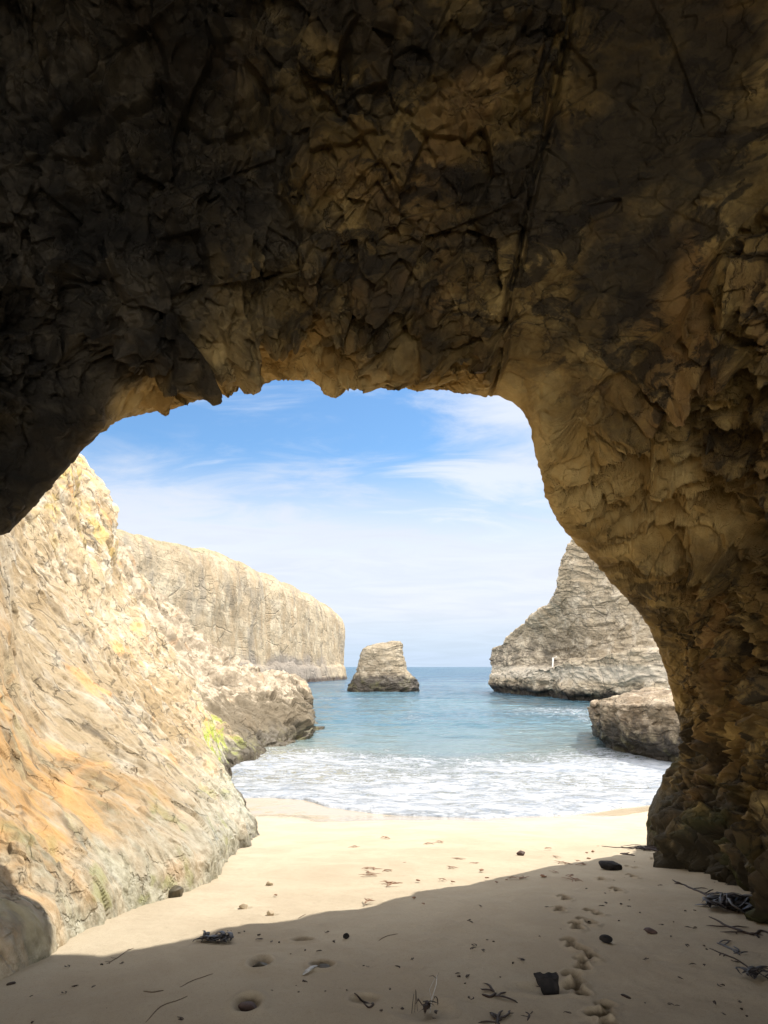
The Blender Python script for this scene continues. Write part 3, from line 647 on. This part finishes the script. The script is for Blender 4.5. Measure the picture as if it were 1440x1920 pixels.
# ---------------------------------------------------------------- far left headland
hl = [(60, 975, 86), (150, 985, 91), (200, 993, 96), (250, 1000, 101), (300, 1013, 107), (350, 1022, 113), (420, 1042, 122), (470, 1062, 130), (520, 1085, 141), (570, 1110, 156), (603, 1128, 174), (627, 1146, 192)]
cn = []
for (px, py, Y) in hl:
    t_ = P(px, py, Y); x, z = t_[0], t_[2]
    cn.append([(x + 3.2, Y, -3), (x + 2.6, Y, SEA + 0.2), (x + 2.0, Y, 0.9), (x + 0.9, Y, 1.5), (x + 0.5, Y, z * 0.45), (x + 0.1, Y, z * 0.80), (x - 1.1, Y, z - 0.1), (x - 3, Y + .6, z - 0.5), (x - 7, Y + 1.2, z - 1.2), (x - 16, Y + 3, z - 2.5), (x - 42, Y + 8, z - 6.0)])
x, z = cn[-1][6][0], cn[-1][6][2]
for (ox, oy) in ((1.5, 6), (-4, 13), (-25, 17), (-70, 18)):
    Y = 192 + oy; xx = x + ox
    cn.append([(xx + 1, Y + 1, -3), (xx + .8, Y + .6, SEA + .2), (xx + .6, Y + .4, .9), (xx + .3, Y, 1.5), (xx, Y, z * .45), (xx, Y, z * .80), (xx - 1.1, Y - 1, z - .3), (xx - 3, Y - 2, z - .7), (xx - 7, Y - 3, z - 1.4), (xx - 16, Y - 5, z - 2.7), (xx - 42, Y - 9, z - 6.0)])
# tip column stays on the outline seen from the beach
net = np.swapaxes(np.array(cn, float), 0, 1)
tv = density([0, 2, 3, 4, 5, 6, 7, 10], [30, 50, 40, 110, 110, 70, 30, 24]); tu = density([0, 2, 11, 13, 15], [60, 760, 60, 20])
G = surface(net, tv, tu); N = grid_normals(G); Pf = G.reshape(-1, 3); Nf = N.reshape(-1, 3); Nf = Nf * np.sign(Nf[:, 0].mean())
VV, UU = np.meshgrid(tv, tu, indexing='ij'); vv, uu = VV.ravel(), UU.ravel()
w1 = vwarp(Pf, 0.08, 3.0, 201)
D = 1.2 * fbm(Pf * np.array([0.06, 0.06, 0.03]), 4, 203) + 2.0 * chips(w1, (0.14, 0.14, 0.04), 205) + 0.8 * chips(Pf, (0.4, 0.4, 0.12), 207) + 0.35 * chips(Pf, (1.1, 1.1, 0.5), 209)
D *= np.interp(vv, [0, 1, 5, 6, 7, 8], [1, 1, 1, 0.45, 0.3, 0.3])
veg = np.interp(vv, [0, 5.3, 5.65, 5.9, 8], [0, 0, 0.4, 0.9, 1.0])
D = D + np.interp(vv, [0, 4, 5.2, 6, 7], [0.6, 1.1, 1.0, 0.45, 0.2])
Q = Pf + Nf * D[:, None]
far = link_mesh('far_headland', Q, grid_faces(len(tv), len(tu)), M_far, loc=(-20, 140, SEA), attrs={'veg': veg})
tag(far, 'long sunlit pale cliff with a grassy top running out to sea on the left', 'headland')

# ---------------------------------------------------------------- right headland
rh = [ # px of the column, depth, outline/top py, ledge py, waterline py
 (924, 96, 1216, 1262, 1297), (945, 92, 1206, 1258, 1299), (958, 89, 1188, 1256, 1301), (985, 85, 1166, 1254, 1305), (1008, 81, 1150, 1252, 1308), (1030, 78, 1130, 1251, 1311),
 (1045, 75, 1100, 1247, 1313), (1053, 73, 1050, 1243, 1315), (1075, 71, 1008, 1239, 1317), (1110, 68.5, 985, 1234, 1319), (1150, 66, 968, 1224, 1321), (1200, 63, 955, 1216, 1320), (1270, 60, 945, 1214, 1320), (1400, 56, 930, 1214, 1322), (1700, 50, 915, 1214, 1325)]
cn = []
for ii, (px, Y, tp, lp, wp_) in enumerate(rh):
    iK = float(np.clip((ii - 1.5) / 2.5, 0, 1))
    t_ = P(px, tp, Y); l_ = P(px, lp, Y - 1.0); wtr = sea_pt(px, wp_)
    nrm = np.array([-0.93, -0.37, 0]);
    cn.append([l_ + [0.4, .2, 0] - [0, 0, l_[2] + 3], np.array([l_[0] + .3, l_[1] + .2, SEA + .3]), np.array([l_[0] - .1, l_[1] - .2, -0.55]), l_ * [1, 1, 0.7] + nrm * 0.3, l_ + [0, 0, 0.0], l_ - nrm * (0.15 + 2.5 * iK) + [0, 0, .5 - .25 * iK],
               (l_ - nrm * (0.1 + 2.8 * iK)) * [1, 1, 0] + [0, 0, l_[2] * .7 + t_[2] * .3], (t_ * [1, 1, 0] - nrm * 1.0 * iK) + [0, 0, l_[2] * .25 + t_[2] * .75], t_, t_ - nrm * 1.5 + [0, 0, .1], t_ + [5, 1.5, 0.0], t_ + [14, 4, -1]])
# seaward nose: wraps round behind
f0 = [np.array(q, float) for q in cn[0]]
def wrap(ox, oy, sh): return [q + np.array([ox, oy, 0]) * 1.0 + np.array([0, 0, sh * max(q[2] + 1, 0)]) for q in f0]
cn = [wrap(14, 6, -.1), wrap(5, 4, -.03), wrap(0.5, 1.6, 0)] + cn
net = np.swapaxes(np.array(cn, float), 0, 1)
tv = density([0, 2, 3, 4, 5, 6, 7, 8, 9, 11], [20, 50, 40, 50, 60, 110, 150, 90, 20, 12]); tu = density([0, 3, 13, 17], [60, 620, 90])
G = surface(net, tv, tu); N = grid_normals(G); Pf = G.reshape(-1, 3); Nf = N.reshape(-1, 3); Nf = Nf * -np.sign(Nf[:, 0].mean())
VV, UU = np.meshgrid(tv, tu, indexing='ij'); vv, uu = VV.ravel(), UU.ravel()
w1 = vwarp(Pf, 0.2, 1.0, 301)
D = 0.5 * fbm(Pf * 0.12, 4, 303) + (0.8 - 0.35 * (vv > 5.5)) * chips(w1, (0.2, 0.2, 0.5), 305) + 0.10 * facets(w1, (0.3, 0.3, 1.4), 308, 0.6, 0.8) + 0.40 * chips(w1, (0.6, 0.6, 1.5), 307) + 0.15 * chips(Pf, (1.8, 1.8, 3.6), 309)
D += 0.10 * np.interp(vv, [0, 2, 4, 5, 6], [1, 1, 1, 0, 0]) * facets(w1, (1.2, 1.2, 1.4), 311, 1.2, 0.8)
Q = Pf + Nf * (D * np.interp(vv, [0, 8, 9, 11], [1, .8, .6, .5]))[:, None]
rhl = link_mesh('shaded_headland', Q, grid_faces(len(tv), len(tu)), M_right, loc=(22, 75, SEA))
tag(rhl, 'tall grey shaded headland with a stepped outline and a ledge above the water', 'headland')
# thin white post standing on the ledge
a_ = P(1036, 1252, 76.0)
pe = empty('post', (a_[0], a_[1], a_[2] - 0.1)); tag(pe, 'thin white upright post on the ledge of the grey shaded headland', 'post')
def bar(name, a, b, r, mat, parent=None, n=8, taper=1.0):
    a = np.array(a, float); b = np.array(b, float); d_ = b - a; L = np.linalg.norm(d_); q = Vector(d_).to_track_quat('Z', 'Y')
    vs = []
    for k in range(5):
        t0 = k / 4
        for j in range(n):
            an = 2 * math.pi * j / n; rr = r * (1 + (taper - 1) * t0) * (1 + .12 * math.sin(j * 2 + k)); v = q @ Vector((rr * math.cos(an), rr * math.sin(an), 0)); vs.append(a + d_ * t0 + np.array(v))
    fs = [[k * n + j, k * n + (j + 1) % n, (k + 1) * n + (j + 1) % n, (k + 1) * n + j] for k in range(4) for j in range(n)]
    c0 = len(vs); vs.append(a); vs.append(b)
    tri = [[c0, (j + 1) % n, j, c0] for j in range(n)] + [[c0 + 1, 4 * n + j, 4 * n + (j + 1) % n, c0 + 1] for j in range(n)]
    me = bpy.data.meshes.new(name); me.from_pydata([tuple(np.array(v) - np.array(parent.location)) for v in vs], [], fs + [t[:3] for t in tri]); me.materials.append(mat)
    o = bpy.data.objects.new(name, me); C_.objects.link(o); o.parent = parent; return o
bar('shaft', pe.location, (a_[0] + .12, a_[1], a_[2] + 1.0), 0.085, M_white, pe); bar('cross_arm', (a_[0] + .1, a_[1] - .02, a_[2] + .95), (a_[0] + .5, a_[1] + .1, a_[2] + 1.1), 0.022, M_white, pe)

# ---------------------------------------------------------------- sea stack (lofted rings)
def loft(name, rings, Y, depth, mat, disp, label, cat, nA=360, nV=220, sq=2.6, yoff=0.0, parent=None):
    """rings: (py, left px, right px) bottom to top at distance Y"""
    L = []
    th = np.linspace(0, 2 * math.pi, 25)[:-1]
    for (py, xl, xr) in rings:
        a = P(xl, py, Y); b = P(xr, py, Y); cx = (a[0] + b[0]) / 2; rx = abs(b[0] - a[0]) / 2
        c, s = np.cos(th), np.sin(th); k = (np.abs(c) ** sq + np.abs(s) ** sq) ** (-1 / sq)
        L.append(np.stack([cx + rx * c * k, Y + depth * min(rx, rings_max) * s * k + yoff, np.full_like(c, a[2])], 1))
    L.append(np.tile(L[-1].mean(0), (24, 1)) + [0, 0, 0.05])
    L = np.array(L); L = np.concatenate([L, L[:, :4]], 1)                # wrap
    tv = np.linspace(0, len(L) - 1, nV); tu = np.linspace(1, 25, nA + 1)
    G = surface(L, tv, tu); G[:, -1] = G[:, 0]; N = grid_normals(G)
    N[:, 0] = N[:, -1] = (N[:, 0] + N[:, -1]) / 2
    Pf = G.reshape(-1, 3); Nf = N.reshape(-1, 3)
    sg = np.sign(np.sum(Nf[:, :2] * (Pf[:, :2] - Pf[:, :2].mean(0)), axis=1).mean()); Nf = Nf * sg
    Q = Pf + Nf * disp(Pf)[:, None]
    o = link_mesh(name, Q, grid_faces(nV, nA + 1, sg < 0), mat, loc=tuple(Pf[:nA].mean(0)), parent=parent); tag(o, label, cat); return o
rings_max = 99
def stack_disp(p):
    w1 = vwarp(p, 0.5, .4, 401); lowm = np.clip((0.9 - p[:, 2]) / 0.6, 0, 1)
    return 0.22 * chips(w1, (0.5, 0.5, 1.2), 405) + 0.45 * lowm * chips(w1, (0.7, 0.7, 1.0), 407) + 0.06 * facets(w1, (0.5, 0.5, 3.5), 408, .5, .9) + 0.14 * chips(p, (2, 2, 4), 409) - .05
loft('sea_stack', [(1308, 650, 790), (1297, 652, 787), (1288, 652, 786), (1278, 655, 783), (1268, 662, 777), (1260, 668, 768), (1256, 668, 764), (1248, 670, 762), (1236, 673, 759), (1224, 676, 756), (1216, 681, 755), (1210, 694, 755), (1205, 712, 754), (1202, 728, 750)], 97, 0.8, M_stack, stack_disp,
     'squat tan rock stack with a dark wet foot standing alone in the sea', 'sea stack')

# ---------------------------------------------------------------- boulder in the water on the right
bd = [ (1118, 38, 1322), (1113, 34.5, 1320), (1116, 31, 1319), (1128, 29.3, 1318), (1170, 27.5, 1320), (1215, 26.0, 1321), (1255, 24.9, 1322), (1300, 24.2, 1322), (1380, 24.0, 1324), (1500, 25, 1322)]
cn = []
for (px, Y, tp) in bd:
    t_ = P(px, tp, Y); o_ = np.array([-0.6, -0.8, 0]) if px > 1125 else np.array([-1.0, -0.15, 0])
    b_ = t_ * [1, 1, 0]
    cn.append([b_ - o_ * .55 + [0, 0, -3], b_ - o_ * .45 + [0, 0, -1.5], b_ + o_ * 0.02 + [0, 0, -1.0], b_ + o_ * 0.12 + [0, 0, -0.3], t_ * [1, 1, 1] + o_ * .08 + [0, 0, -0.18], t_, t_ - o_ * 1.2 + [0, 0, 0.12], t_ - o_ * 6 + [0, 0, 0.1], t_ - o_ * 9 + [0, 0, -2]])
net = np.swapaxes(np.array(cn, float), 0, 1)
tv = density([0, 1, 5, 6, 8], [20, 200, 50, 70]); tu = density([0, 8, 9], [440, 20])
G = surface(net, tv, tu); N = grid_normals(G); Pf = G.reshape(-1, 3); Nf = N.reshape(-1, 3); Nf = Nf * -np.sign(Nf[:, 1].mean())
w1 = vwarp(Pf, 0.6, .35, 501)
D = 0.16 * fbm(Pf * .5, 3, 503) + 0.40 * chips(w1, (0.55, 0.55, 1.0), 505) + 0.05 * facets(w1, (1, 1, 6), 507, .6, .9) + 0.14 * chips(w1, (2, 2, 4.5), 508) + 0.04 * chips(Pf, (6, 6, 12), 509)
bl = link_mesh('boulder', Pf + Nf * D[:, None], grid_faces(len(tv), len(tu)), M_bould, loc=(10, 28, SEA))
tag(bl, 'low flat-topped brown boulder in the water beside the cave wall on the right', 'boulder')

# ---------------------------------------------------------------- small things on the sand
def px_m(px, py):
    g = ground(px, py); return np.linalg.norm(g - EYE) / F
def stone(name, px, py, wpx, hpx, mat, label, cat, seed, flat=0.55, sink=0.25, group=None, az=0.0):
    g = gpt(px, py); k = px_m(px, py); rx = wpx * k / 2; rz = max(hpx * k / 2, rx * flat * 0.6)
    bm = bmesh.new(); bmesh.ops.create_icosphere(bm, subdivisions=4, radius=1.0)
    v = np.array([x.co[:] for x in bm.verts]); n = v / np.linalg.norm(v, axis=1, keepdims=True)
    rs = np.random.default_rng(seed)
    rad = np.full(len(v), 1.15)
    for _ in range(11):                                                   # cut by random planes: angular stone
        nn = rs.normal(size=3); nn /= np.linalg.norm(nn); dd = rs.uniform(0.72, 0.95); c = n @ nn
        rad = np.where(c > 0.05, np.minimum(rad, dd / np.maximum(c, .05)), rad)
    rad = rad + 0.035 * fbm(n * 4 + seed, 3, seed)
    w_ = n * rad[:, None] * np.array([rx, rx * .75, rz])
    for vert, c in zip(bm.verts, w_): vert.co = c
    for f in bm.faces: f.smooth = True
    me = bpy.data.meshes.new(name); bm.to_mesh(me); bm.free(); me.materials.append(mat)
    o = bpy.data.objects.new(name, me); C_.objects.link(o); o.location = (g[0], g[1], g[2] + rz * (1 - sink)); o.rotation_euler = (0.1 * math.sin(seed), .1, az)
    tag(o, label, cat, group); return o
stone('stone', 1145, 1633, 37, 15, M_black, 'low black stone where the shadow edge meets the footprints', 'stone', 3, az=.2)
stone('stone', 1136, 1766, 20, 12, M_black, 'rounded black stone just right of the footprint trail', 'stone', 5)
stone('stone', 1220, 1749, 18, 7, M_brown, 'flat dark brown stone between the footprint trail and the big seaweed heap', 'stone', 8, az=-.5)
stone('stone', 977, 1605, 14, 9, M_brown, 'small reddish brown stone alone on the sunlit sand', 'stone', 11)
stone('stone', 490, 1812, 27, 15, M_hole, 'olive stone sunk in a hollow left of the grey shell', 'stone', 13, sink=-.3)
stone('stone', 466, 1888, 30, 15, M_brown, 'brown stone half buried near the bottom edge, left of the curled seaweed', 'stone', 17, sink=-.3)
stone('stone', 606, 1812, 25, 12, M_hole, 'brown stone in a hollow beside the grey shell', 'stone', 19, sink=-.2)
stone('stone', 457, 1702, 14, 10, M_palest, 'pale stone on sunlit sand, the left one of a close pair', 'stone', 23)
stone('stone', 507, 1715, 13, 11, M_palest, 'pale stone on sunlit sand, the right one of a close pair near the shadow edge', 'stone', 29)
stone('stone', 505, 1660, 12, 8, M_palest, 'pale stone lying highest up the sunlit sand, above the close pair', 'stone', 31)
stone('stone', 649, 1760, 9, 9, M_black, 'tiny black pebble in the shade just below the shadow edge', 'stone', 37)
stone('stone', 325, 1681, 34, 20, M_hole, 'reddish brown wet stone at the foot of the pale cliff', 'stone', 41, sink=.4)
# the upright black block
g = gpt(1026, 1848); k = px_m(1026, 1848)
bm = bmesh.new(); bmesh.ops.create_cube(bm, size=1.0); bmesh.ops.subdivide_edges(bm, edges=bm.edges[:], cuts=14, use_grid_fill=True)
for v in bm.verts:
    x, y, z = v.co; h = z + 0.5
    wx = 30 * k * (0.80 + 0.42 * h); xo = -0.10 * (1 - h) * 30 * k * (-1)
    zz_ = h * 25 * k * (1 + 0.02 * abs(x * 2)) - (0.10 * 30 * k * (0.5 - x) * 0 )
    zz_ += (1 - h) * (0.5 - x) * 8 * k
    n_ = 0.0025 * math.sin(x * 17 + z * 11) + 0.002 * math.sin(y * 23 + x * 9)
    rr = max(abs(x), abs(y)); cor = 1 - 0.10 * (abs(x) * 2) ** 6 * (abs(y) * 2) ** 6
    v.co = (x * wx * cor + xo + n_, y * 20 * k * cor + 0.05 * (h - .5) + n_, zz_ - 0.012 + n_)
bmesh.ops.smooth_vert(bm, verts=bm.verts[:], factor=0.5)
me = bpy.data.meshes.new('block'); bm.to_mesh(me); bm.free(); me.materials.append(M_black)
o = bpy.data.objects.new('black_block', me); C_.objects.link(o); o.location = g; tag(o, 'black blocky chunk standing upright on the sand left of the footprints', 'block')

class Ribs:
    """collects tubes and flat blades into one mesh"""
    def __init__(s): s.v = []; s.f = []
    def tube(s, pts, r, n=5, flat=1.0, tip=0.4):
        pts = [Vector(p) for p in pts]; m = len(pts); b0 = len(s.v)
        for i, p in enumerate(pts):
            t = (pts[min(i + 1, m - 1)] - pts[max(i - 1, 0)]).normalized(); side = t.cross(Vector((0, 0, 1)))
            if side.length < 1e-3: side = Vector((1, 0, 0))
            side.normalize(); up = side.cross(t); e = 1 - (1 - tip) * abs(2 * i / (m - 1) - 1) ** 3
            for j in range(n):
                a = 2 * math.pi * j / n; s.v.append(p + side * (math.cos(a) * r * e) + up * (math.sin(a) * r * e * flat))
        for i in range(m - 1):
            for j in range(n): s.f.append((b0 + i * n + j, b0 + i * n + (j + 1) % n, b0 + (i + 1) * n + (j + 1) % n, b0 + (i + 1) * n + j))
        s.f.append(tuple(b0 + j for j in range(n))[::-1]); s.f.append(tuple(b0 + (m - 1) * n + j for j in range(n)))
    def build(s, name, mat, loc, parent=None):
        me = bpy.data.meshes.new(name); me.from_pydata([tuple(v) for v in s.v], [], s.f); me.materials.append(mat)
        for p in me.polygons: p.use_smooth = True
        o = bpy.data.objects.new(name, me); C_.objects.link(o); o.location = loc
        if parent: o.parent = parent
        return o
def wander(L, rs, n=9, curl=0.5, z0=0.004, arch_=0.0, a0=None):
    a = rs.uniform(0, 6.28) if a0 is None else a0; p = np.zeros(3); out = [p.copy()]
    for i in range(n):
        a += rs.normal() * curl; p = p + np.array([math.cos(a), math.sin(a), 0]) * L / n; q = p.copy(); q[2] = arch_ * math.sin(math.pi * (i + 1) / n); out.append(q)
    out = np.array(out); out[:, :2] -= out[:, :2].mean(0); out[:, 2] += z0; return out
def strand(name, pxs, r, mat, label, cat, flat=0.7, group=None, lift=0.3, wob=0.01, seed=0, extra=0):
    """a stem lying on the sand through the given view points"""
    rs = np.random.default_rng(seed); P3 = np.array([gpt(*q) for q in pxs]); t = np.linspace(0, len(P3) - 1, 6 * len(P3)); C3 = cr(P3, t)
    o0 = C3[0].copy(); rb = Ribs(); C3 = C3 + np.stack([wob * fbm(C3 * 6 + seed, 2, seed), wob * fbm(C3 * 6 + 9 + seed, 2, seed), 0 * t], 1)
    C3[:, 2] = [float(sand_z(a, b)) + float(sand_detail(np.array([a]), np.array([b]))[0]) + r * lift for a, b in C3[:, :2]]
    rb.tube(C3 - o0, r, 6, flat, .35)
    for _ in range(extra):
        i = rs.integers(2, len(C3) - 2); w_ = wander(rs.uniform(6, 16) * r, rs, 5, .5, 0, .6 * r); rb.tube((w_ - w_[0]) + (C3[i] - o0), r * .7, 5, .5, .2)
    o = rb.build(name, mat, tuple(o0)); tag(o, label, cat, group); return o
def heap(name, px, py, wm, hm, n, r, mat, label, cat, seed, height=0.05, flat=.35, nl=8, a0=None):
    rs = np.random.default_rng(seed); g = gpt(px, py); rb = Ribs()
    for i in range(n):
        w_ = wander(rs.uniform(.35, 1.0) * wm, rs, nl, .55, 0, rs.uniform(0.1, 1) * height, a0=None if a0 is None else a0 + rs.normal() * .45)
        off = np.array([rs.normal() * wm * .25, rs.normal() * hm * .25, rs.uniform(0, 1) * height * .6]); w_ = w_ + off
        zz = sand_z(g[0] + w_[:, 0], g[1] + w_[:, 1]) - g[2]; w_[:, 2] += zz + .004
        bl_ = rs.uniform() < .35
        rb.tube(w_, r * (rs.uniform(1.8, 2.8) if bl_ else rs.uniform(.5, 1.3)), 6, .12 if bl_ else flat * rs.uniform(.6, 1.5), .2)
    o = rb.build(name, mat, tuple(g)); tag(o, label, cat); return o
heap('seaweed_heap', 1405, 1708, .50, .42, 60, .012, M_kwet, 'largest glossy black seaweed heap, lying against the right cave wall', 'seaweed', 3, .08, .5)
heap('seaweed_heap', 1432, 1830, .22, .16, 18, .007, M_kwet, 'small glossy dark seaweed tangle at the right edge below the largest heap', 'seaweed', 5, .03)
heap('seaweed_heap', 1238, 1594, .62, .45, 46, .012, M_kelp, 'brown seaweed litter spread at the foot of the rock pillar', 'seaweed', 7, .03, .4)
heap('seaweed_heap', 402, 1766, .17, .07, 26, .007, M_kwet, 'purple black seaweed clump in the shade near the left end of the shadow edge', 'seaweed', 9, .035, .6, a0=0)
heap('seaweed_heap', 802, 1896, .09, .10, 14, .004, M_kelp, 'dark withered plant root at the bottom, beside the upright twigs', 'seaweed', 11, .04)
strand('seaweed_strand', [(1262, 1652), (1290, 1664), (1320, 1678), (1352, 1698), (1385, 1712)], .012, M_kelp, 'thick dark stem trailing from the largest seaweed heap toward the footprints', 'seaweed', seed=1, extra=6)
strand('seaweed_strand', [(1330, 1778), (1360, 1792), (1395, 1808), (1440, 1833)], .006, M_kelp, 'thin dark stem reaching the small tangle at the right edge', 'seaweed', seed=2, extra=5)
strand('seaweed_strand', [(1345, 1768), (1362, 1775), (1388, 1793)], .009, M_kwet, 'short glossy stem just above the thin dark stem on the right', 'seaweed', seed=3, extra=8)
strand('seaweed_strand', [(1180, 1600), (1165, 1602), (1190, 1606)], .014, M_kelp, 'dark curved stem just left of the litter at the pillar foot', 'seaweed', seed=4)
strand('seaweed_strand', [(1128, 1588), (1160, 1590), (1200, 1592), (1225, 1583)], .010, M_kelp, 'long thin stem leading into the litter at the pillar foot', 'seaweed', seed=5, extra=5)
strand('seaweed_strand', [(1330, 1718), (1370, 1738), (1410, 1752), (1428, 1745), (1450, 1752)], .012, M_kelp, 'bent stem on the near side of the largest seaweed heap', 'seaweed', seed=6, extra=6)
strand('curled_seaweed', [(664, 1866), (676, 1868), (690, 1874), (700, 1884), (693, 1890), (682, 1884)], .007, M_kelp, 'hook shaped dark seaweed curl at the bottom center', 'seaweed', seed=7)
strand('stick', [(268, 1865), (284, 1867), (304, 1863)], .005, M_twig, 'short curved brown stick in the shade at lower left', 'stick', seed=8)
strand('stick', [(272, 1919), (290, 1903), (309, 1890), (330, 1884), (350, 1874)], .0035, M_twig, 'long kinked stick reaching the bottom edge at lower left', 'stick', seed=9)
strand('stick', [(338, 1857), (360, 1845), (385, 1838), (400, 1832)], .003, M_twig, 'thin straight stick above the kinked one', 'stick', seed=10)
strand('stick', [(200, 1808), (218, 1798), (235, 1785), (250, 1778)], .0035, M_twig, 'thin stick near the foot of the shaded cliff at left', 'stick', seed=11, extra=4)
strand('stick', [(710, 1762), (725, 1756), (746, 1751)], .0035, M_twig, 'small curved twig right of the tiny black pebble', 'stick', seed=12)
strand('stick', [(10, 1848), (28, 1845)], .011, M_kelp, 'short thick black stick by the left edge', 'stick', seed=13)
strand('stick', [(1163, 1860), (1182, 1868)], .009, M_kelp, 'short thick dark stick right of the lowest footprints', 'stick', seed=14)
strand('stick', [(905, 1864), (920, 1868), (930, 1862)], .010, M_kelp, 'knobbly dark stick left of the black block', 'stick', seed=15, extra=4)
strand('stick', [(560, 1700 + 22), (574, 1714)], .003, M_twig, 'fine twig crossing the shadow edge at center left', 'stick', seed=16)
strand('seaweed_strand', [(920, 1898), (932, 1906), (928, 1916)], .010, M_kelp, 'forked dark seaweed touching the bottom edge, right one of two', 'seaweed', seed=17, extra=6)
strand('seaweed_strand', [(985, 1898), (992, 1904), (988, 1914)], .004, M_kelp, 'thin forked seaweed near the bottom edge below the black block', 'seaweed', seed=18, extra=3)
# twigs standing upright
tw = empty('upright_twigs', tuple(gpt(776, 1892))); tag(tw, 'three thin twigs standing upright in the sand at the bottom', 'twigs')
for k_, (ox, lx, h) in enumerate(((-.012, .012, .085), (0.004, .006, .10), (.018, -.006, .09))):
    rb = Ribs(); rb.tube([(ox, .01 * k_, -.01), (ox + lx * .5, .01 * k_, h * .5), (ox + lx, .012 * k_, h)], .0018, 5, 1, .6); rb.build('twig', M_kelp, (0, 0, 0), tw)
st_ = empty('bleached_sprig', tuple(gpt(806, 1893))); tag(st_, 'pale branching sprig standing beside the withered root', 'sprig')
rb = Ribs(); rb.tube([(0, 0, 0), (.01, .02, .05), (.035, .04, .11), (.04, .05, .15)], .0022, 5, 1, .5); rb.tube([(.012, .02, .05), (.0, .03, .09), (.03, .04, .14)], .0015, 5, 1, .5); rb.build('stem', M_shell, (0, 0, 0), st_)
rb = Ribs(); rb.tube([(.04, .05, .13), (.02, .05, .145), (.0, .055, .14)], .003, 5, .6, .4); rb.tube([(.04, .05, .14), (.05, .05, .16)], .003, 5, .6, .4); rb.build('bud', M_kelp, (0, 0, 0), st_)
# grey shell / bone by the hollow
g = gpt(583, 1826); rb = Ribs(); rb.tube([(-.04, -.05, .006), (-.02, -.02, .014), (.005, .02, .018), (.03, .06, .012)], .014, 8, .5, .3)
o = rb.build('shell', M_shell, tuple(g)); tag(o, 'grey elongated shell leaning into a hollow at lower left', 'shell')

# scraps of dried weed: a few source pieces, copied with obj.copy()
def scrap_mesh(seed, L, r, mat, n=3, flat=.5):
    rs = np.random.default_rng(seed); rb = Ribs()
    for _ in range(n):
        w_ = wander(L * rs.uniform(.35, 1), rs, 6, .5, .002, L * .06 * rs.uniform(0, 1)); w_[:, :2] += rs.normal(size=2) * L * .12; rb.tube(w_, r * rs.uniform(.6, 1.3), 5, flat, .3)
    me_o = rb.build('seaweed_scrap', mat, (0, 0, 0)); return me_o
dark_src = [scrap_mesh(900 + i, .07, .0045, M_kelp, 3) for i in range(5)] + [scrap_mesh(930 + i, .03, .006, M_kelp, 2, .8) for i in range(3)]
lit_src = [scrap_mesh(950 + i, .22, .0055, M_kred, 4) for i in range(5)] + [scrap_mesh(970 + i, .07, .009, M_kred, 3, .8) for i in range(3)]
dark = [(430,1747),(448,1751),(458,1748),(488,1763),(510,1767),(523,1768),(545,1790),(485,1755),(615,1750),(626,1767),(572,1783),(600,1785),(522,1805),(470,1822),(555,1850),(560,1862),(510,1863),(570,1842),(425,1888),(492,1900),(505,1905),(610,1860),(650,1858),(682,1812),(690,1813),(747,1815),(762,1820),(775,1800),(732,1857),(735,1893),(715,1898),(755,1893),(812,1912),(858,1827),(877,1832),(884,1780),(905,1784),(860,1833),(926,1767),(914,1764),(888,1773),(880,1727),(884,1730),(900,1700),(979,1800),(962,1808),(938,1834),(872,1846),(884,1873),(960,1903),(1052,1744),(1066,1903),(1240,1735),(1263,1730),(1208,1745),(1165,1697),(1178,1700),(1172,1648),(1195,1670),(1233,1680),(1232,1642),(1190,1617),(1285,1709),(1302,1708),(1305,1742),(1290,1740),(1258,1757),(1214,1801),(1287,1774),(1320,1775),(1325,1782),(1210,1882),(1254,1884),(1270,1887),(1340,1881),(1357,1904),(1388,1880),(1390,1895),(1400,1908),(1320,1811),(1354,1851),(1298,1810),(1275,1835),(1330,1640),(1325,1630),(1340,1656),(1360,1660),(1345,1675),(1150,1652),(1145,1673),(1135,1677),(1130,1700),(1135,1695),(1105,1730),(1160,1728),(190,1810),(125,1813),(140,1852),(175,1853),(60,1870),(180,1875),(240,1868),(249,1885),(215,1817),(230,1808),(300,1835),(292,1836),(385,1903),(340,1912),(60,1919),(385,1855),(270,1850),(120,1862),(200,1896),(148,1892),(1240,1662),(1260,1680),(1180,1690),(1200,1712),(1100,1668),(1013,1757),(1025,1702),(1009,1852)]
lit = [(825,1580),(803,1584),(890,1620),(860,1612),(845,1628),(903,1633),(912,1648),(850,1655),(830,1651),(960,1648),(980,1647),(1040,1636),(1083,1616),(1100,1600),(1113,1598),(758,1619),(727,1634),(693,1631),(722,1655),(692,1642),(736,1659),(785,1653),(950,1651),(930,1656),(1028,1592),(1060,1620),(1070,1643),(1075,1650),(690,1692),(516,1680),(775,1685),(793,1697),(665,1590),(725,1572),(692,1637),(1042,1608),(1090,1622),(1020,1645),(1105,1611),(1120,1588)]
rs = np.random.default_rng(77)
def copies(src, pos, label, group, s0, s1, name):
    for i, (px, py) in enumerate(pos):
        s = src[i % len(src)]
        o = s if i < len(src) else s.copy()
        if i >= len(src): C_.objects.link(o)
        g = ground(px, py); o.location = g; o.location.z += 0.003 + 0.004 * (py < 1700); k = rs.uniform(s0, s1); o.scale = (k, k, k); o.rotation_euler = (0, 0, rs.uniform(0, 6.28) if s0 < 1.5 else rs.normal() * .5); tag(o, label, 'seaweed scrap', group)
copies(dark_src, dark, 'small dark scrap of dried weed on the shaded sand', 'weed scraps on the shaded sand', .38, .9, 's')
copies(lit_src, lit, 'small reddish scrap of dried weed on the sunlit sand or along its edge', 'weed scraps on the sunlit sand', .55, 1.15, 's')
print('objects', len(bpy.data.objects))
